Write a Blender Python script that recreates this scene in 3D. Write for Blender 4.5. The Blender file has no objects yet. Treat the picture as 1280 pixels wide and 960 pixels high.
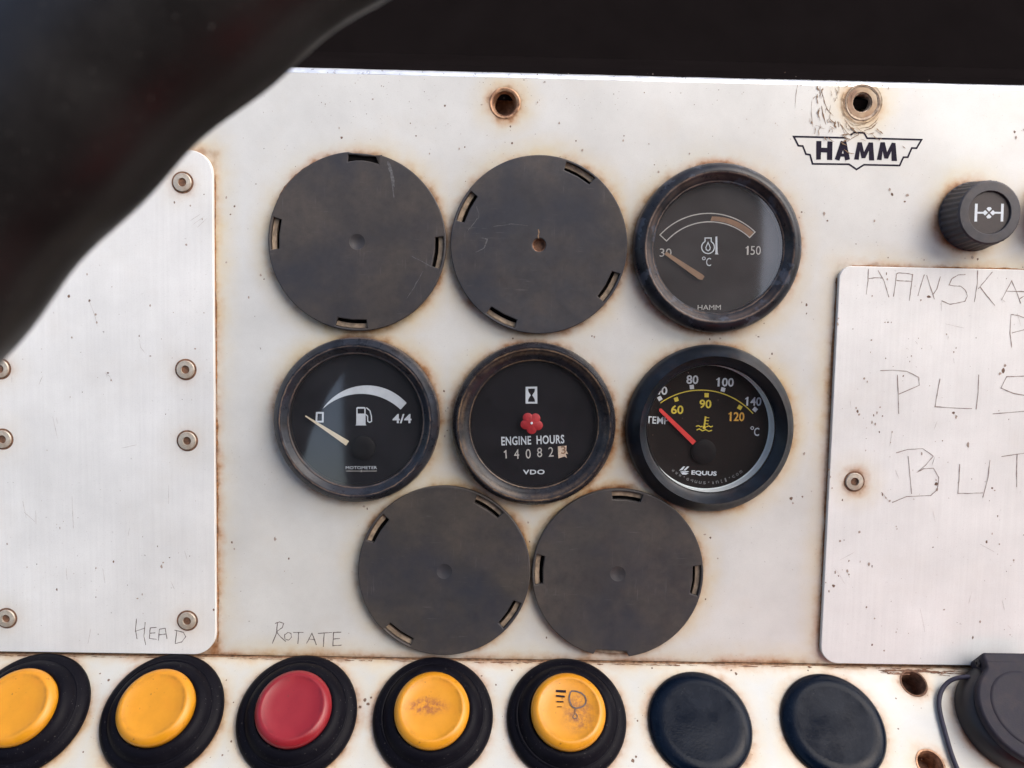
import bpy, bmesh, math, random
from math import sin, cos, pi, radians, atan2, hypot, sqrt
from mathutils import Vector, Matrix
from mathutils.geometry import tessellate_polygon
random.seed(7)
scene = bpy.context.scene
COL = scene.collection
MM = 0.001

# ------------------------------------------------------------------ camera
# The panel is the world plane Y = 0 (X right, Z up, its face towards -Y).
F = 967.0
DIST = 0.275
ax_, ay_, az_ = radians(4.002), radians(0.751), radians(-1.106)
RX = Matrix(((1,0,0),(0,cos(ax_),-sin(ax_)),(0,sin(ax_),cos(ax_))))
RY = Matrix(((cos(ay_),0,sin(ay_)),(0,1,0),(-sin(ay_),0,cos(ay_))))
RZ = Matrix(((cos(az_),-sin(az_),0),(sin(az_),cos(az_),0),(0,0,1)))
RC = RZ @ RY @ RX                       # panel axes -> camera axes
W = Matrix(((1,0,0),(0,0,-1),(0,1,0)))   # panel axes -> world axes
CW = W @ RC.transposed()                # camera axes -> world axes
cam_loc = CW @ Vector((0,0,DIST))
cam_data = bpy.data.cameras.new('camera'); cam = bpy.data.objects.new('camera', cam_data); COL.objects.link(cam)
cam.matrix_world = Matrix.Translation(cam_loc) @ CW.to_4x4()
cam_data.sensor_width = 36; cam_data.lens = 36*F/1280
cam_data.clip_start = 0.005; cam_data.clip_end = 100
cam_data.dof.use_dof = True; cam_data.dof.focus_distance = 0.268; cam_data.dof.aperture_fstop = 13.0
scene.camera = cam

# ------------------------------------------------------------------ light
LEAN = Matrix.Rotation(radians(-20), 4, 'X')     # the console leans back: everything is turned by this at the end
SUN_EL, SUN_ROT = radians(49), radians(116)
world = bpy.data.worlds.new('World'); scene.world = world; world.use_nodes = True
wn = world.node_tree.nodes; bg = wn['Background']
sky = wn.new('ShaderNodeTexSky'); sky.sky_type = 'NISHITA'; sky.sun_disc = False
sky.sun_elevation = SUN_EL; sky.sun_rotation = SUN_ROT; sky.dust_density = 4.0; sky.ozone_density = .4; sky.air_density = 1.0
world.node_tree.links.new(sky.outputs[0], bg.inputs[0]); bg.inputs[1].default_value = 0.13
sun_d = bpy.data.lights.new('sun', 'SUN'); sun_d.energy = 1.15; sun_d.angle = radians(60); sun_d.color = (1, .97, .93)
sun = bpy.data.objects.new('sun', sun_d); COL.objects.link(sun)
SD = Vector((sin(SUN_ROT)*cos(SUN_EL), cos(SUN_ROT)*cos(SUN_EL), sin(SUN_EL)))
sun.rotation_euler = SD.to_track_quat('Z', 'Y').to_euler()
scene.view_settings.view_transform = 'Standard'; scene.view_settings.look = 'None'
scene.view_settings.exposure = 1.03; scene.view_settings.gamma = 1.0
scene.cycles.max_bounces = 8; scene.cycles.transparent_max_bounces = 12

# ------------------------------------------------------------------ geometry of the two sheets
TH = radians(44)
SEAM_V = -100.9*MM
SN = Vector((0, -sin(radians(90)-TH), cos(radians(90)-TH)))   # strip normal in world (to viewer and up)
SN = Vector((0, -cos(TH), sin(TH)))
SU = Vector((0, sin(TH), cos(TH)))                            # strip 'up' in world
def ray(px, py):
    return CW @ Vector(((px-640)/F, -(py-480)/F, -1))
def P(px, py, h=0.0):
    """point of the main panel (mm) seen at a place of the photograph, h mm above the panel"""
    d = ray(px, py); t = (-h*MM - cam_loc.y)/d.y
    q = cam_loc + d*t
    return (q.x/MM, q.z/MM)
def S(px, py, h=0.0):
    """same for the button strip: mm right, mm up along the strip from its seam"""
    o = Vector((0,0,SEAM_V)) + SN*h*MM
    d = ray(px, py); t = (o-cam_loc).dot(SN)/d.dot(SN)
    q = cam_loc + d*t - Vector((0,0,SEAM_V))
    return (q.x/MM, q.dot(SU)/MM)

# ------------------------------------------------------------------ materials
class NB:
    def __init__(s, name):
        s.m = bpy.data.materials.new(name); s.m.use_nodes = True
        s.nt = s.m.node_tree; s.b = s.nt.nodes['Principled BSDF']; s.out = s.nt.nodes['Material Output']
        s.tc = s.nt.nodes.new('ShaderNodeTexCoord').outputs['Object']
    def link(s, a, b): s.nt.links.new(a, b)
    def put(s, sock, v):
        if isinstance(v, bpy.types.NodeSocket): s.link(v, sock)
        elif isinstance(v, (tuple, list)) and len(v) == 3 and sock.type == 'RGBA': sock.default_value = (*v, 1)
        else: sock.default_value = v
    def math(s, op, a, b=0.0, c=None, clamp=False):
        n = s.nt.nodes.new('ShaderNodeMath'); n.operation = op; n.use_clamp = clamp
        s.put(n.inputs[0], a); s.put(n.inputs[1], b)
        if c is not None: s.put(n.inputs[2], c)
        return n.outputs[0]
    def vmath(s, op, a, b=(0,0,0)):
        n = s.nt.nodes.new('ShaderNodeVectorMath'); n.operation = op
        s.put(n.inputs[0], a)
        if op != 'LENGTH': s.put(n.inputs[1], b)
        return n.outputs['Value'] if op in ('LENGTH', 'DISTANCE') else n.outputs[0]
    def noise(s, scale, detail=4, rough=.55, vec=None, dist=0.0):
        n = s.nt.nodes.new('ShaderNodeTexNoise'); n.inputs['Scale'].default_value = scale
        n.inputs['Detail'].default_value = detail; n.inputs['Roughness'].default_value = rough
        n.inputs['Distortion'].default_value = dist
        s.link(vec or s.tc, n.inputs['Vector']); return n.outputs['Fac']
    def scale(s, v, vec=None):
        return s.vmath('MULTIPLY', vec or s.tc, v)
    def map(s, v, a, b, c=0.0, d=1.0, smooth=False):
        n = s.nt.nodes.new('ShaderNodeMapRange'); n.clamp = True
        if smooth: n.interpolation_type = 'SMOOTHSTEP'
        s.put(n.inputs[0], v); n.inputs[1].default_value = a; n.inputs[2].default_value = b
        n.inputs[3].default_value = c; n.inputs[4].default_value = d; return n.outputs[0]
    def mix(s, f, a, b, mode='MIX'):
        n = s.nt.nodes.new('ShaderNodeMix'); n.data_type = 'RGBA'; n.blend_type = mode
        s.put(n.inputs[0], f); s.put(n.inputs[6], a); s.put(n.inputs[7], b); return n.outputs[2]
    def set(s, **k):
        names = {'color':'Base Color','rough':'Roughness','metal':'Metallic','spec':'Specular IOR Level','coat':'Coat Weight','coat_rough':'Coat Roughness','ior':'IOR','trans':'Transmission Weight'}
        for a, v in k.items(): s.put(s.b.inputs[names[a]], v)
        return s
    def bump(s, h, strength=.3, dist=.0002):
        n = s.nt.nodes.new('ShaderNodeBump'); n.inputs['Strength'].default_value = strength
        n.inputs['Distance'].default_value = dist; s.link(h, n.inputs['Height'])
        s.link(n.outputs[0], s.b.inputs['Normal']); return s
    def radius(s):
        return s.vmath('LENGTH', s.vmath('MULTIPLY', s.tc, (1,1,0)))

def simple(name, color, rough=.5, metal=0.0, var=.25, nscale=300, bump=.15, dirt=None, dirt_amt=.3, spec=.5):
    n = NB(name); f = n.noise(nscale, 5)
    dark = tuple(c*(1-var) for c in color); lite = tuple(min(1, c*(1+var)) for c in color)
    c = n.mix(n.map(f, .3, .7), dark, lite)
    if dirt:
        c = n.mix(n.math('MULTIPLY', n.map(n.noise(nscale*.35, 6, .65), .48, .7), dirt_amt), c, dirt)
    n.set(color=c, rough=n.map(f, .25, .75, max(.02, rough-.1), min(1, rough+.12)), metal=metal, spec=spec)
    if bump: n.bump(n.noise(nscale*4, 3), bump, .0001)
    return n.m

def sheet_material(name, base, circles, rects, brush=(1,1,1), brush_amt=.05, metal=0.0, rough=.4, tan=1.0, edge=1.0,
                   lower=None, blotch=(.62,.55,.45), blotch_amt=.25, specks=1.0, seed=0.0, coat=.0):
    n = NB(name); v = n.vmath('ADD', n.tc, (seed, seed*.7, 0))
    warp = n.math('MULTIPLY', n.math('SUBTRACT', n.noise(260, 5, .6, v), .5), .0042)
    d = None
    def mn(a, b):
        return b if a is None else n.math('MINIMUM', a, b)
    flat = n.vmath('MULTIPLY', n.tc, (1,1,0))
    for (x, y, r) in circles:
        d = mn(d, n.math('SUBTRACT', n.vmath('DISTANCE', flat, (x*MM, y*MM, 0)), r*MM))
    for (x0, y0, x1, y1) in rects:
        q = n.vmath('SUBTRACT', n.vmath('ABSOLUTE', n.vmath('SUBTRACT', flat, ((x0+x1)/2*MM, (y0+y1)/2*MM, 0))), (abs(x1-x0)/2*MM, abs(y1-y0)/2*MM, 1))
        d = mn(d, n.vmath('LENGTH', n.vmath('MAXIMUM', q, (0,0,0))))
    # brushed grain and faint clouding
    g = n.noise(1, 4, .6, n.vmath('MULTIPLY', v, tuple(b*900 for b in brush)))
    cl = n.noise(30, 5, .6, v)
    c = n.mix(n.map(cl, .35, .7), tuple(b*.88 for b in base), tuple(min(1, b*1.04) for b in base))
    c = n.mix(n.math('MULTIPLY', n.map(n.noise(2200, 3, .7, v), .5, .75), .12), c, (.25,.22,.2))
    c = n.mix(n.math('MULTIPLY', n.map(g, .3, .7), brush_amt), c, (.30,.29,.30))
    # greasy, yellowed blotches
    bl = n.map(n.noise(42, 7, .65, n.vmath('ADD', v, (3.1,0,0))), .52, .78)
    c = n.mix(n.math('MULTIPLY', bl, blotch_amt), c, blotch)
    if d is not None:
        dw = n.math('ADD', d, warp)
        m = n.map(n.noise(120, 5, .6, n.vmath('ADD', v, (7.7,0,0))), .3, .7, .6, 1.25)
        big = n.map(n.noise(44, 4, .6, n.vmath('ADD', v, (1.7,2,0))), .38, .64, .12, 1.2)
        h1 = n.math('MULTIPLY', n.math('POWER', n.map(dw, -.001, .0105, 1, 0), 1.6), n.math('MULTIPLY', n.math('MULTIPLY', m, n.map(n.noise(16, 3, .5, v), .35, .6, .35, 1.2)), .72*tan))
        c = n.mix(n.math('MINIMUM', h1, 1.0), c, (.62,.50,.28))
        h2 = n.math('MULTIPLY', n.math('POWER', n.map(dw, -.0005, .0038, 1, 0), 1.4), n.math('MULTIPLY', n.math('MULTIPLY', m, big), .8*edge))
        c = n.mix(n.math('MINIMUM', h2, 1.0), c, (.42,.17,.05))
        h3 = n.math('MULTIPLY', n.map(dw, -.001, .0013, 1, 0), n.math('MULTIPLY', big, .8*edge))
        c = n.mix(n.math('MINIMUM', h3, 1.0), c, (.10,.038,.018))
    # fly specks and pin holes of corrosion
    if specks:
        for sc, lo, hi, dens, amt in ((520, .70, .755, 55, .8), (210, .735, .765, 31, .9), (1100, .66, .75, 24, .5)):
            sp = n.math('MULTIPLY', n.map(n.noise(sc, 3, .6, n.vmath('ADD', v, (sc*.01, 1, 0))), lo, hi), n.map(n.noise(dens, 3, .5, n.vmath('ADD', v, (0, sc*.02, 0))), .46, .6))
            c = n.mix(n.math('MULTIPLY', sp, amt*specks), c, (.11,.075,.06))
    n.set(color=c, metal=metal, rough=n.map(g, .3, .7, rough-.05, rough+.08), coat=coat, coat_rough=.25)
    n.bump(n.math('ADD', g, n.math('MULTIPLY', n.noise(700, 4, .6, v), .8)), .12, .00008)
    return n.m

M = {}
M['void'] = simple('dark_rubber_cowl', (.0075,.0060,.0062), .95, var=.1, nscale=60, spec=.0, bump=0)
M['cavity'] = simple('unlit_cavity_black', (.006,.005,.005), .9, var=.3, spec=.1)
M['white_print'] = simple('white_print', (.62,.68,.74), .6, var=.08, bump=0)
M['grey_print'] = simple('grey_print', (.50,.49,.47), .6, var=.15, bump=0)
M['faint_print'] = simple('faint_rim_print', (.20,.20,.21), .6, var=.2, bump=0)
M['yellow_print'] = simple('yellow_print', (.66,.54,.06), .6, var=.1, bump=0)
M['amber_print'] = simple('amber_print', (.72,.40,.06), .6, var=.1, bump=0)
M['tan_print'] = simple('faded_red_band', (.26,.15,.09), .7, var=.2, bump=0)
M['dial'] = simple('matt_black_dial', (.006,.0055,.009), .6, var=.3, bump=.05, spec=.25)
M['dial_brown'] = simple('brown_black_dial', (.010,.007,.007), .7, var=.3, nscale=90, bump=.05, spec=.2)
M['dial_faded'] = simple('faded_black_dial', (.030,.026,.027), .7, var=.3, nscale=90, bump=.05, spec=.25)
M['hub'] = simple('black_dial_hub', (.006,.0055,.007), .6, var=.2, bump=.05, spec=.2)
M['red'] = simple('red_lacquer', (.30,.016,.022), .55, var=.2, nscale=900, bump=.3)
M['needle_red'] = simple('red_needle', (.70,.05,.045), .5, var=.1, bump=0)
M['needle_cream'] = simple('cream_needle', (.74,.65,.48), .5, var=.1, bump=0)
M['needle_tan'] = simple('faded_orange_needle', (.29,.18,.105), .6, var=.15, bump=0)
M['counter_white'] = simple('yellowed_counter_drum', (.68,.55,.43), .6, var=.15, nscale=1500, bump=0)
M['dark_print'] = simple('dark_print', (.015,.012,.020), .6, var=.2, bump=0, spec=.1)
M['emblem'] = simple('indigo_emblem_ink', (.016,.013,.026), .7, var=.35, nscale=700, bump=0, spec=.1)
M['scratch'] = simple('grimy_scratch', (.27,.22,.20), .8, var=.4, nscale=900, bump=0)
M['faint_scratch'] = simple('faint_scratch', (.48,.45,.43), .7, var=.35, nscale=900, bump=0)
M['scratch_dark'] = simple('dark_scratch', (.11,.085,.08), .8, var=.4, nscale=900, bump=0)
M['scratch_brown'] = simple('brown_scratch', (.22,.14,.085), .8, var=.45, nscale=1400, bump=0)
M['speck'] = simple('brown_speck', (.15,.095,.07), .9, var=.6, nscale=2500, bump=0)
M['speck_faint'] = simple('faint_grey_brown_speck', (.36,.29,.25), .9, var=.4, nscale=3500)
M['seam_dirt'] = simple('caked_seam_dirt', (.26,.15,.085), .9, var=.6, nscale=500, dirt=(.07,.035,.02), dirt_amt=.9)
M['rust_ring'] = simple('rust_stained_rim', (.17,.085,.05), .8, var=.5, nscale=900, dirt=(.05,.03,.02), dirt_amt=.7)
M['screw'] = simple('dull_zinc_screw', (.50,.45,.38), .45, metal=.35, var=.2, nscale=700, dirt=(.25,.13,.06), dirt_amt=.6)
M['steel_edge'] = simple('worn_aluminium_edge', (.80,.83,.88), .32, metal=.55, var=.12, nscale=250, bump=.3)
M['copper'] = simple('rusty_countersink', (.42,.24,.14), .5, metal=.35, var=.5, nscale=500, dirt=(.10,.04,.02), dirt_amt=.9)
M['scored'] = simple('scored_bare_metal', (.36,.28,.21), .5, metal=.3, var=.4, nscale=800, dirt=(.10,.06,.04), dirt_amt=.8)
M['tan_lip'] = simple('dusty_beige_lip', (.27,.205,.145), .8, var=.45, nscale=400, dirt=(.10,.05,.03), dirt_amt=.5)
M['inner_wall'] = simple('pale_inner_ring', (.78,.84,.86), .5, var=.05, bump=0)
M['cord'] = simple('navy_cord', (.028,.026,.048), .6, var=.2, nscale=500)
M['flap'] = simple('grey_black_flap', (.023,.0215,.031), .62, var=.2, nscale=500, bump=.4, dirt=(.06,.045,.045), dirt_amt=.4, spec=.2)
M['dark_plastic'] = simple('dark_plastic', (.018,.015,.017), .45, var=.2)
M['knob'] = simple('grey_black_knob', (.042,.040,.048), .5, var=.25, nscale=400, bump=.3, dirt=(.11,.08,.06), dirt_amt=.35)
M['knob_face'] = simple('grained_knob_face', (.050,.042,.042), .65, var=.2, nscale=900, bump=.7)
M['knob_rust'] = simple('rusty_brown_knob', (.10,.030,.022), .6, var=.4, nscale=300, bump=.3)
def stain_cap(name, col, stain=None, centre=(0,0), spread=(1,1), amt=.6):
    n = NB(name)
    f = n.noise(160, 5)
    c = n.mix(n.map(f, .3, .7), tuple(x*.9 for x in col), tuple(min(1, x*1.06) for x in col))
    c = n.mix(n.math('MULTIPLY', n.map(n.noise(600, 4, .6), .66, .74), .6), c, tuple(x*.25 for x in col))
    c = n.mix(n.math('MULTIPLY', n.map(n.noise(70, 6, .6), .5, .75), .35), c, (col[0]*.85, col[1]*.55, col[2]*.5))
    rr = n.radius()
    ring = n.map(n.math('ABSOLUTE', n.math('SUBTRACT', rr, .0099)), 0, .0011, 1, 0)
    rim = n.map(rr, .0119, .0127, 0, 1)
    gr = n.math('MULTIPLY', n.math('MAXIMUM', ring, rim), n.map(n.noise(240, 5, .7), .42, .68))
    c = n.mix(n.math('MULTIPLY', gr, .45), c, tuple(x*.38 for x in col))
    c = n.mix(n.math('MULTIPLY', n.map(n.noise(420, 4, .6, n.vmath('ADD', n.tc, (2,2,0))), .68, .74), .7), c, (.10,.04,.02))
    if stain:
        q = n.vmath('MULTIPLY', n.vmath('SUBTRACT', n.tc, (centre[0]*MM, centre[1]*MM, 0)), (1/(spread[0]*MM), 1/(spread[1]*MM), 0))
        w = n.map(n.vmath('LENGTH', q), .2, 1.15, 1, 0, True)
        c = n.mix(n.math('MULTIPLY', n.math('MULTIPLY', w, n.map(n.noise(500, 6, .75), .40, .60)), amt, clamp=True), c, stain)
    n.set(color=c, rough=n.map(f, .3, .7, .30, .45)); n.bump(n.noise(900, 3), .12, .0001)
    return n.m
YEL = (.63,.265,.010)
M['cap_yellow'] = stain_cap('yellow_plastic', YEL)
M['cap_red'] = stain_cap('red_plastic', (.25,.010,.018))
M['cap_yellow_worn'] = stain_cap('yellow_plastic_thumb_worn', YEL, (.30,.10,.03), (-1.6,.6), (8.5,3.5), 1.3)
M['cap_yellow_smudge'] = stain_cap('yellow_plastic_smudged', YEL, (.24,.09,.035), (3.4,-1.0), (7.0,8.5), .9)
def rubber(name, col, dust=(.11,.10,.12), amt=.35, rough=.5, spec=.5, speck=.35):
    n = NB(name); f = n.noise(130, 6, .6)
    c = n.mix(n.math('MULTIPLY', n.map(f, .42, .75), amt), col, dust)
    c = n.mix(n.math('MULTIPLY', n.map(n.noise(1500, 4, .6), .66, .74), speck), c, (.3,.28,.27))
    n.set(color=c, rough=n.map(f, .3, .7, rough-.08, rough+.12), spec=spec); n.bump(n.noise(1200, 3), .3, .0001)
    return n.m
M['boot'] = rubber('black_rubber_boot', (.0038,.0036,.0065), (.014,.013,.018), amt=.25, rough=.42, spec=.07)
M['plug'] = rubber('navy_black_plug', (.0014,.0042,.0115), (.0035,.009,.021), amt=.5, rough=.2, spec=.14, speck=.12)  # black plug; the mirrored sky's blue is put into its base colour
M['wheel'] = rubber('worn_black_wheel_rubber', (.0085,.0075,.008), (.013,.011,.011), amt=.1, rough=.42, spec=.34)
def blank_mat(name, tint, seed):
    n = NB(name); v = n.vmath('ADD', n.tc, (seed, seed, 0))
    c = n.mix(n.map(n.noise(45, 5, .6, v), .35, .68), (.042,.039,.041), tint)
    ang = n.noise(60, 7, .62, v, .2)
    c = n.mix(n.math('MULTIPLY', n.map(ang, .44, .72), .6), c, (.092,.075,.064))
    c = n.mix(n.math('MULTIPLY', n.map(n.noise(420, 5, .75, v), .45, .7), .3), c, (.022,.020,.022))
    c = n.mix(n.math('MULTIPLY', n.math('MULTIPLY', n.map(n.radius(), .024, .0308), n.map(n.noise(150, 6, .7, v), .45, .7)), .5), c, (.10,.082,.068))
    c = n.mix(n.math('MULTIPLY', n.map(n.noise(28, 4, .6, n.vmath('ADD', v, (4,0,0))), .45, .68), .7), c, (.022,.027,.042))
    # scuffs, thin and stretched two ways
    for k, (sx, sy) in enumerate(((1300, 90), (110, 1200))):
        s = n.noise(1, 3, .6, n.vmath('MULTIPLY', v, (sx, sy, 1)))
        c = n.mix(n.math('MULTIPLY', n.math('MULTIPLY', n.map(s, .62, .72), n.map(n.noise(60+k*20, 2, .5, v), .5, .62)), .35), c, (.14,.135,.135))
    n.set(color=c, rough=n.map(n.noise(200, 5, .6, v), .3, .7, .42, .62), spec=.35); n.bump(n.noise(900, 5, .7, v), .22, .0001)
    return n.m
def bezel_mat(name, col, worn, r_lines, rough=.4, amt=.8, patch=.0, seed=0.):
    n = NB(name); v = n.vmath('ADD', n.tc, (seed, 0, 0)); r = n.radius()
    r = n.math('ADD', r, n.math('MULTIPLY', n.math('SUBTRACT', n.noise(700, 4, .6, v), .5), .0007))
    c = n.mix(n.map(n.noise(180, 5, .6, v), .35, .7), tuple(x*.35 for x in col), tuple(x*.8 for x in col))
    c = n.mix(n.math('MULTIPLY', n.map(n.noise(110, 6, .7, n.vmath('ADD', v, (5,3,0))), .5, .7), amt*.38), c, (.045,.024,.018))
    for (rr, wd, a) in r_lines:
        q = n.math('ABSOLUTE', n.math('SUBTRACT', r, rr*MM))
        band = n.math('MULTIPLY', n.map(q, 0, wd*MM, 1, 0), n.map(n.noise(130, 5, .7, v), .36, .6))
        c = n.mix(n.math('MULTIPLY', band, a), c, worn)
    if patch:
        c = n.mix(n.math('MULTIPLY', n.map(n.noise(150, 6, .6, n.vmath('ADD', v, (9,0,0))), .57, .62), patch), c, (.085,.10,.135))
    n.set(color=c, rough=n.map(n.noise(300, 4, .6, v), .3, .7, rough-.14, rough+.04), spec=.28); n.bump(n.noise(1000, 4, .6, v), .15, .0001)
    return n.m
def glass_mat(name, dust, dust_amt, seed=0.):
    n = NB(name); n.nt.nodes.remove(n.b)
    tr = n.nt.nodes.new('ShaderNodeBsdfTransparent'); tr.inputs[0].default_value = (.97,.97,.97,1)
    gl = n.nt.nodes.new('ShaderNodeBsdfGlossy'); gl.inputs['Roughness'].default_value = .06
    df = n.nt.nodes.new('ShaderNodeBsdfDiffuse'); df.inputs[0].default_value = (*dust, 1)
    lw = n.nt.nodes.new('ShaderNodeLayerWeight'); lw.inputs[0].default_value = .5
    m1 = n.nt.nodes.new('ShaderNodeMixShader'); m2 = n.nt.nodes.new('ShaderNodeMixShader')
    v = n.vmath('ADD', n.tc, (seed, seed, 0))
    a = n.math('MULTIPLY', n.map(n.noise(55, 6, .6, v), .3, .75, .3, 1), dust_amt)
    b = n.math('MULTIPLY', n.map(n.noise(1100, 2, .5, v), .735, .77), .1)
    n.link(n.math('ADD', a, b, clamp=True), m1.inputs[0]); n.link(tr.outputs[0], m1.inputs[1]); n.link(df.outputs[0], m1.inputs[2])
    n.link(n.math('ADD', n.math('MULTIPLY', n.math('POWER', lw.outputs['Facing'], 5.0), .9), .11), m2.inputs[0]); n.link(m1.outputs[0], m2.inputs[1]); n.link(gl.outputs[0], m2.inputs[2])
    n.link(m2.outputs[0], n.out.inputs[0])
    return n.m

# ------------------------------------------------------------------ builders (all sizes in mm)
def tag(o, label=None, cat=None, group=None, kind=None):
    if label: o['label'] = label
    if cat: o['category'] = cat
    if group: o['group'] = group
    if kind: o['kind'] = kind
    return o
def link(name, me, mat, parent=None, loc=(0,0,0), rot=0.0, smooth=None):
    o = bpy.data.objects.new(name, me); COL.objects.link(o)
    if mat is not None: me.materials.clear(); me.materials.append(mat)
    if smooth is not None:
        for p in me.polygons: p.use_smooth = True
        me.set_sharp_from_angle(angle=radians(smooth))
    o.parent = parent; o.location = Vector(loc)*MM; o.rotation_euler = (0,0,rot)
    return o
def mesh(name, verts, faces):
    me = bpy.data.meshes.new(name); me.from_pydata([Vector(v)*MM for v in verts], [], faces); me.update(); return me
def fix(me):
    bm = bmesh.new(); bm.from_mesh(me); bmesh.ops.remove_doubles(bm, verts=bm.verts, dist=1e-7)
    bmesh.ops.recalc_face_normals(bm, faces=bm.faces); bm.to_mesh(me); bm.free(); return me
PANEL_ROT = (radians(90), 0, 0)
STRIP_ROT = (radians(90)-TH, 0, 0)
def on_panel(name, u, v, h=0.0):
    o = bpy.data.objects.new(name, None); COL.objects.link(o); o.empty_display_size = .01
    o.rotation_euler = PANEL_ROT; o.location = (u*MM, -h*MM, v*MM); return o
def on_strip(name, u, v, h=0.0):
    o = bpy.data.objects.new(name, None); COL.objects.link(o); o.empty_display_size = .01
    o.rotation_euler = STRIP_ROT; o.location = Vector((u*MM, 0, SEAM_V)) + SU*v*MM + SN*h*MM; return o
def lathe(name, prof, mat, parent=None, loc=(0,0,0), seg=96, smooth=32, wob=None, scl=(1,1), rot=0.0):
    """prof: [(r, z)] turned about z; r = 0 closes with a pole; wob(r, z, angle) -> (r, z)"""
    vs, fs, rings = [], [], []
    for (r, z) in prof:
        if r < 1e-6: rings.append([len(vs)]); vs.append((0,0,z)); continue
        ring = []
        for i in range(seg):
            a = 2*pi*i/seg; rr, zz = (r, z) if wob is None else wob(r, z, a)
            ring.append(len(vs)); vs.append((rr*cos(a)*scl[0], rr*sin(a)*scl[1], zz))
        rings.append(ring)
    for A, B in zip(rings, rings[1:]):
        for i in range(seg):
            j = (i+1) % seg
            if len(A) == 1 and len(B) == 1: break
            if len(A) == 1: fs.append((A[0], B[i], B[j]))
            elif len(B) == 1: fs.append((A[i], B[0], A[j]))
            else: fs.append((A[i], B[i], B[j], A[j]))
    return link(name, fix(mesh(name, vs, fs)), mat, parent, loc, rot, smooth)
def circle(x, y, r, n=48, a0=0, a1=2*pi, closed=True):
    k = n if closed else n+1
    return [(x+r*cos(a0+(a1-a0)*i/n), y+r*sin(a0+(a1-a0)*i/n)) for i in range(k)]
def rrect(x0, y0, x1, y1, rs, n=10):
    """corner radii rs = (bottom-left, bottom-right, top-right, top-left)"""
    pts = []
    for (cx, cy, r, a) in ((x0+rs[0], y0+rs[0], rs[0], pi), (x1-rs[1], y0+rs[1], rs[1], 1.5*pi), (x1-rs[2], y1-rs[2], rs[2], 0), (x0+rs[3], y1-rs[3], rs[3], .5*pi)):
        pts += [(cx+r*cos(a+pi/2*i/n), cy+r*sin(a+pi/2*i/n)) for i in range(n+1)]
    return pts
def plate(name, outlines, thick, bevel, mat, parent=None, loc=(0,0,0), rot=0.0, smooth=40, res=2):
    """solid sheet from z = -thick to 0 with eased edges; outlines after the first are holes"""
    cu = bpy.data.curves.new(name, 'CURVE'); cu.dimensions = '2D'; cu.fill_mode = 'BOTH'
    for pts in outlines:
        sp = cu.splines.new('POLY'); sp.points.add(len(pts)-1); sp.use_cyclic_u = True
        for p, q in zip(sp.points, pts): p.co = (q[0]*MM, q[1]*MM, 0, 1)
    cu.extrude = max(0, thick/2-bevel)*MM; cu.bevel_depth = bevel*MM; cu.bevel_resolution = res; cu.offset = -bevel*MM
    t = bpy.data.objects.new('t', cu); COL.objects.link(t)
    dg = bpy.context.evaluated_depsgraph_get(); me = bpy.data.meshes.new_from_object(t.evaluated_get(dg))
    bpy.data.objects.remove(t); bpy.data.curves.remove(cu)
    me.transform(Matrix.Translation((0,0,-thick/2*MM))); me.name = name
    return link(name, me, mat, parent, loc, rot, smooth)
def decal(name, polys, mat, parent, z, step=.004):
    """flat print: filled outlines, each a hair above the last"""
    vs, fs = [], []
    for k, pts in enumerate(polys):
        b = len(vs); zz = z + k*step; vs += [(p[0], p[1], zz) for p in pts]
        for t in tessellate_polygon([[Vector((p[0], p[1], 0)) for p in pts]]):
            a, c, d = t
            nz = (pts[c][0]-pts[a][0])*(pts[d][1]-pts[a][1]) - (pts[c][1]-pts[a][1])*(pts[d][0]-pts[a][0])
            fs.append((b+a, b+c, b+d) if nz > 0 else (b+a, b+d, b+c))
    return link(name, mesh(name, vs, fs), mat, parent)
def ribbon(pts, w, closed=False, taper=False, rough=0.0):
    """outline of a stroke along pts, mitred"""
    n = len(pts); L, R = [], []
    for i in range(n):
        a = pts[(i-1) % n] if (closed or i) else pts[i]; b = pts[(i+1) % n] if (closed or i < n-1) else pts[i]
        p = pts[i]
        d1 = Vector((p[0]-a[0], p[1]-a[1])); d2 = Vector((b[0]-p[0], b[1]-p[1]))
        if d1.length < 1e-9: d1 = d2
        if d2.length < 1e-9: d2 = d1
        d1 = d1.normalized(); d2 = d2.normalized(); t = d1+d2
        t = t.normalized() if t.length > 1e-6 else d1
        nn = Vector((-t.y, t.x)); m = 1/max(.45, nn.dot(Vector((-d1.y, d1.x))))
        ww = w/2*m
        if taper: ww *= .35+.65*sin(pi*(i+.35)/(n-.3))
        if rough: ww *= 1+random.uniform(-rough, rough)
        L.append((p[0]+nn.x*ww, p[1]+nn.y*ww)); R.append((p[0]-nn.x*ww, p[1]-nn.y*ww))
    return L, R
def strokes(name, lines, w, mat, parent, z, closed=(), taper=False, rough=0.0, step=.004):
    vs, fs = [], []
    for k, pts in enumerate(lines):
        ww = w[k] if isinstance(w, (list, tuple)) else w
        cl = k in closed; L, R = ribbon(pts, ww, cl, taper, rough); n = len(pts); b = len(vs); zz = z+k*step
        vs += [(p[0], p[1], zz) for p in L] + [(p[0], p[1], zz) for p in R]
        for i in range(n if cl else n-1):
            j = (i+1) % n; fs.append((b+i, b+n+i, b+n+j, b+j))
    return link(name, mesh(name, vs, fs), mat, parent)
def subdivide(pts, k=4, jit=0.0):
    out = []
    for a, b in zip(pts, pts[1:]):
        for i in range(k):
            t = i/k; out.append((a[0]+(b[0]-a[0])*t+random.uniform(-jit, jit), a[1]+(b[1]-a[1])*t+random.uniform(-jit, jit)))
    return out+[pts[-1]]
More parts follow.
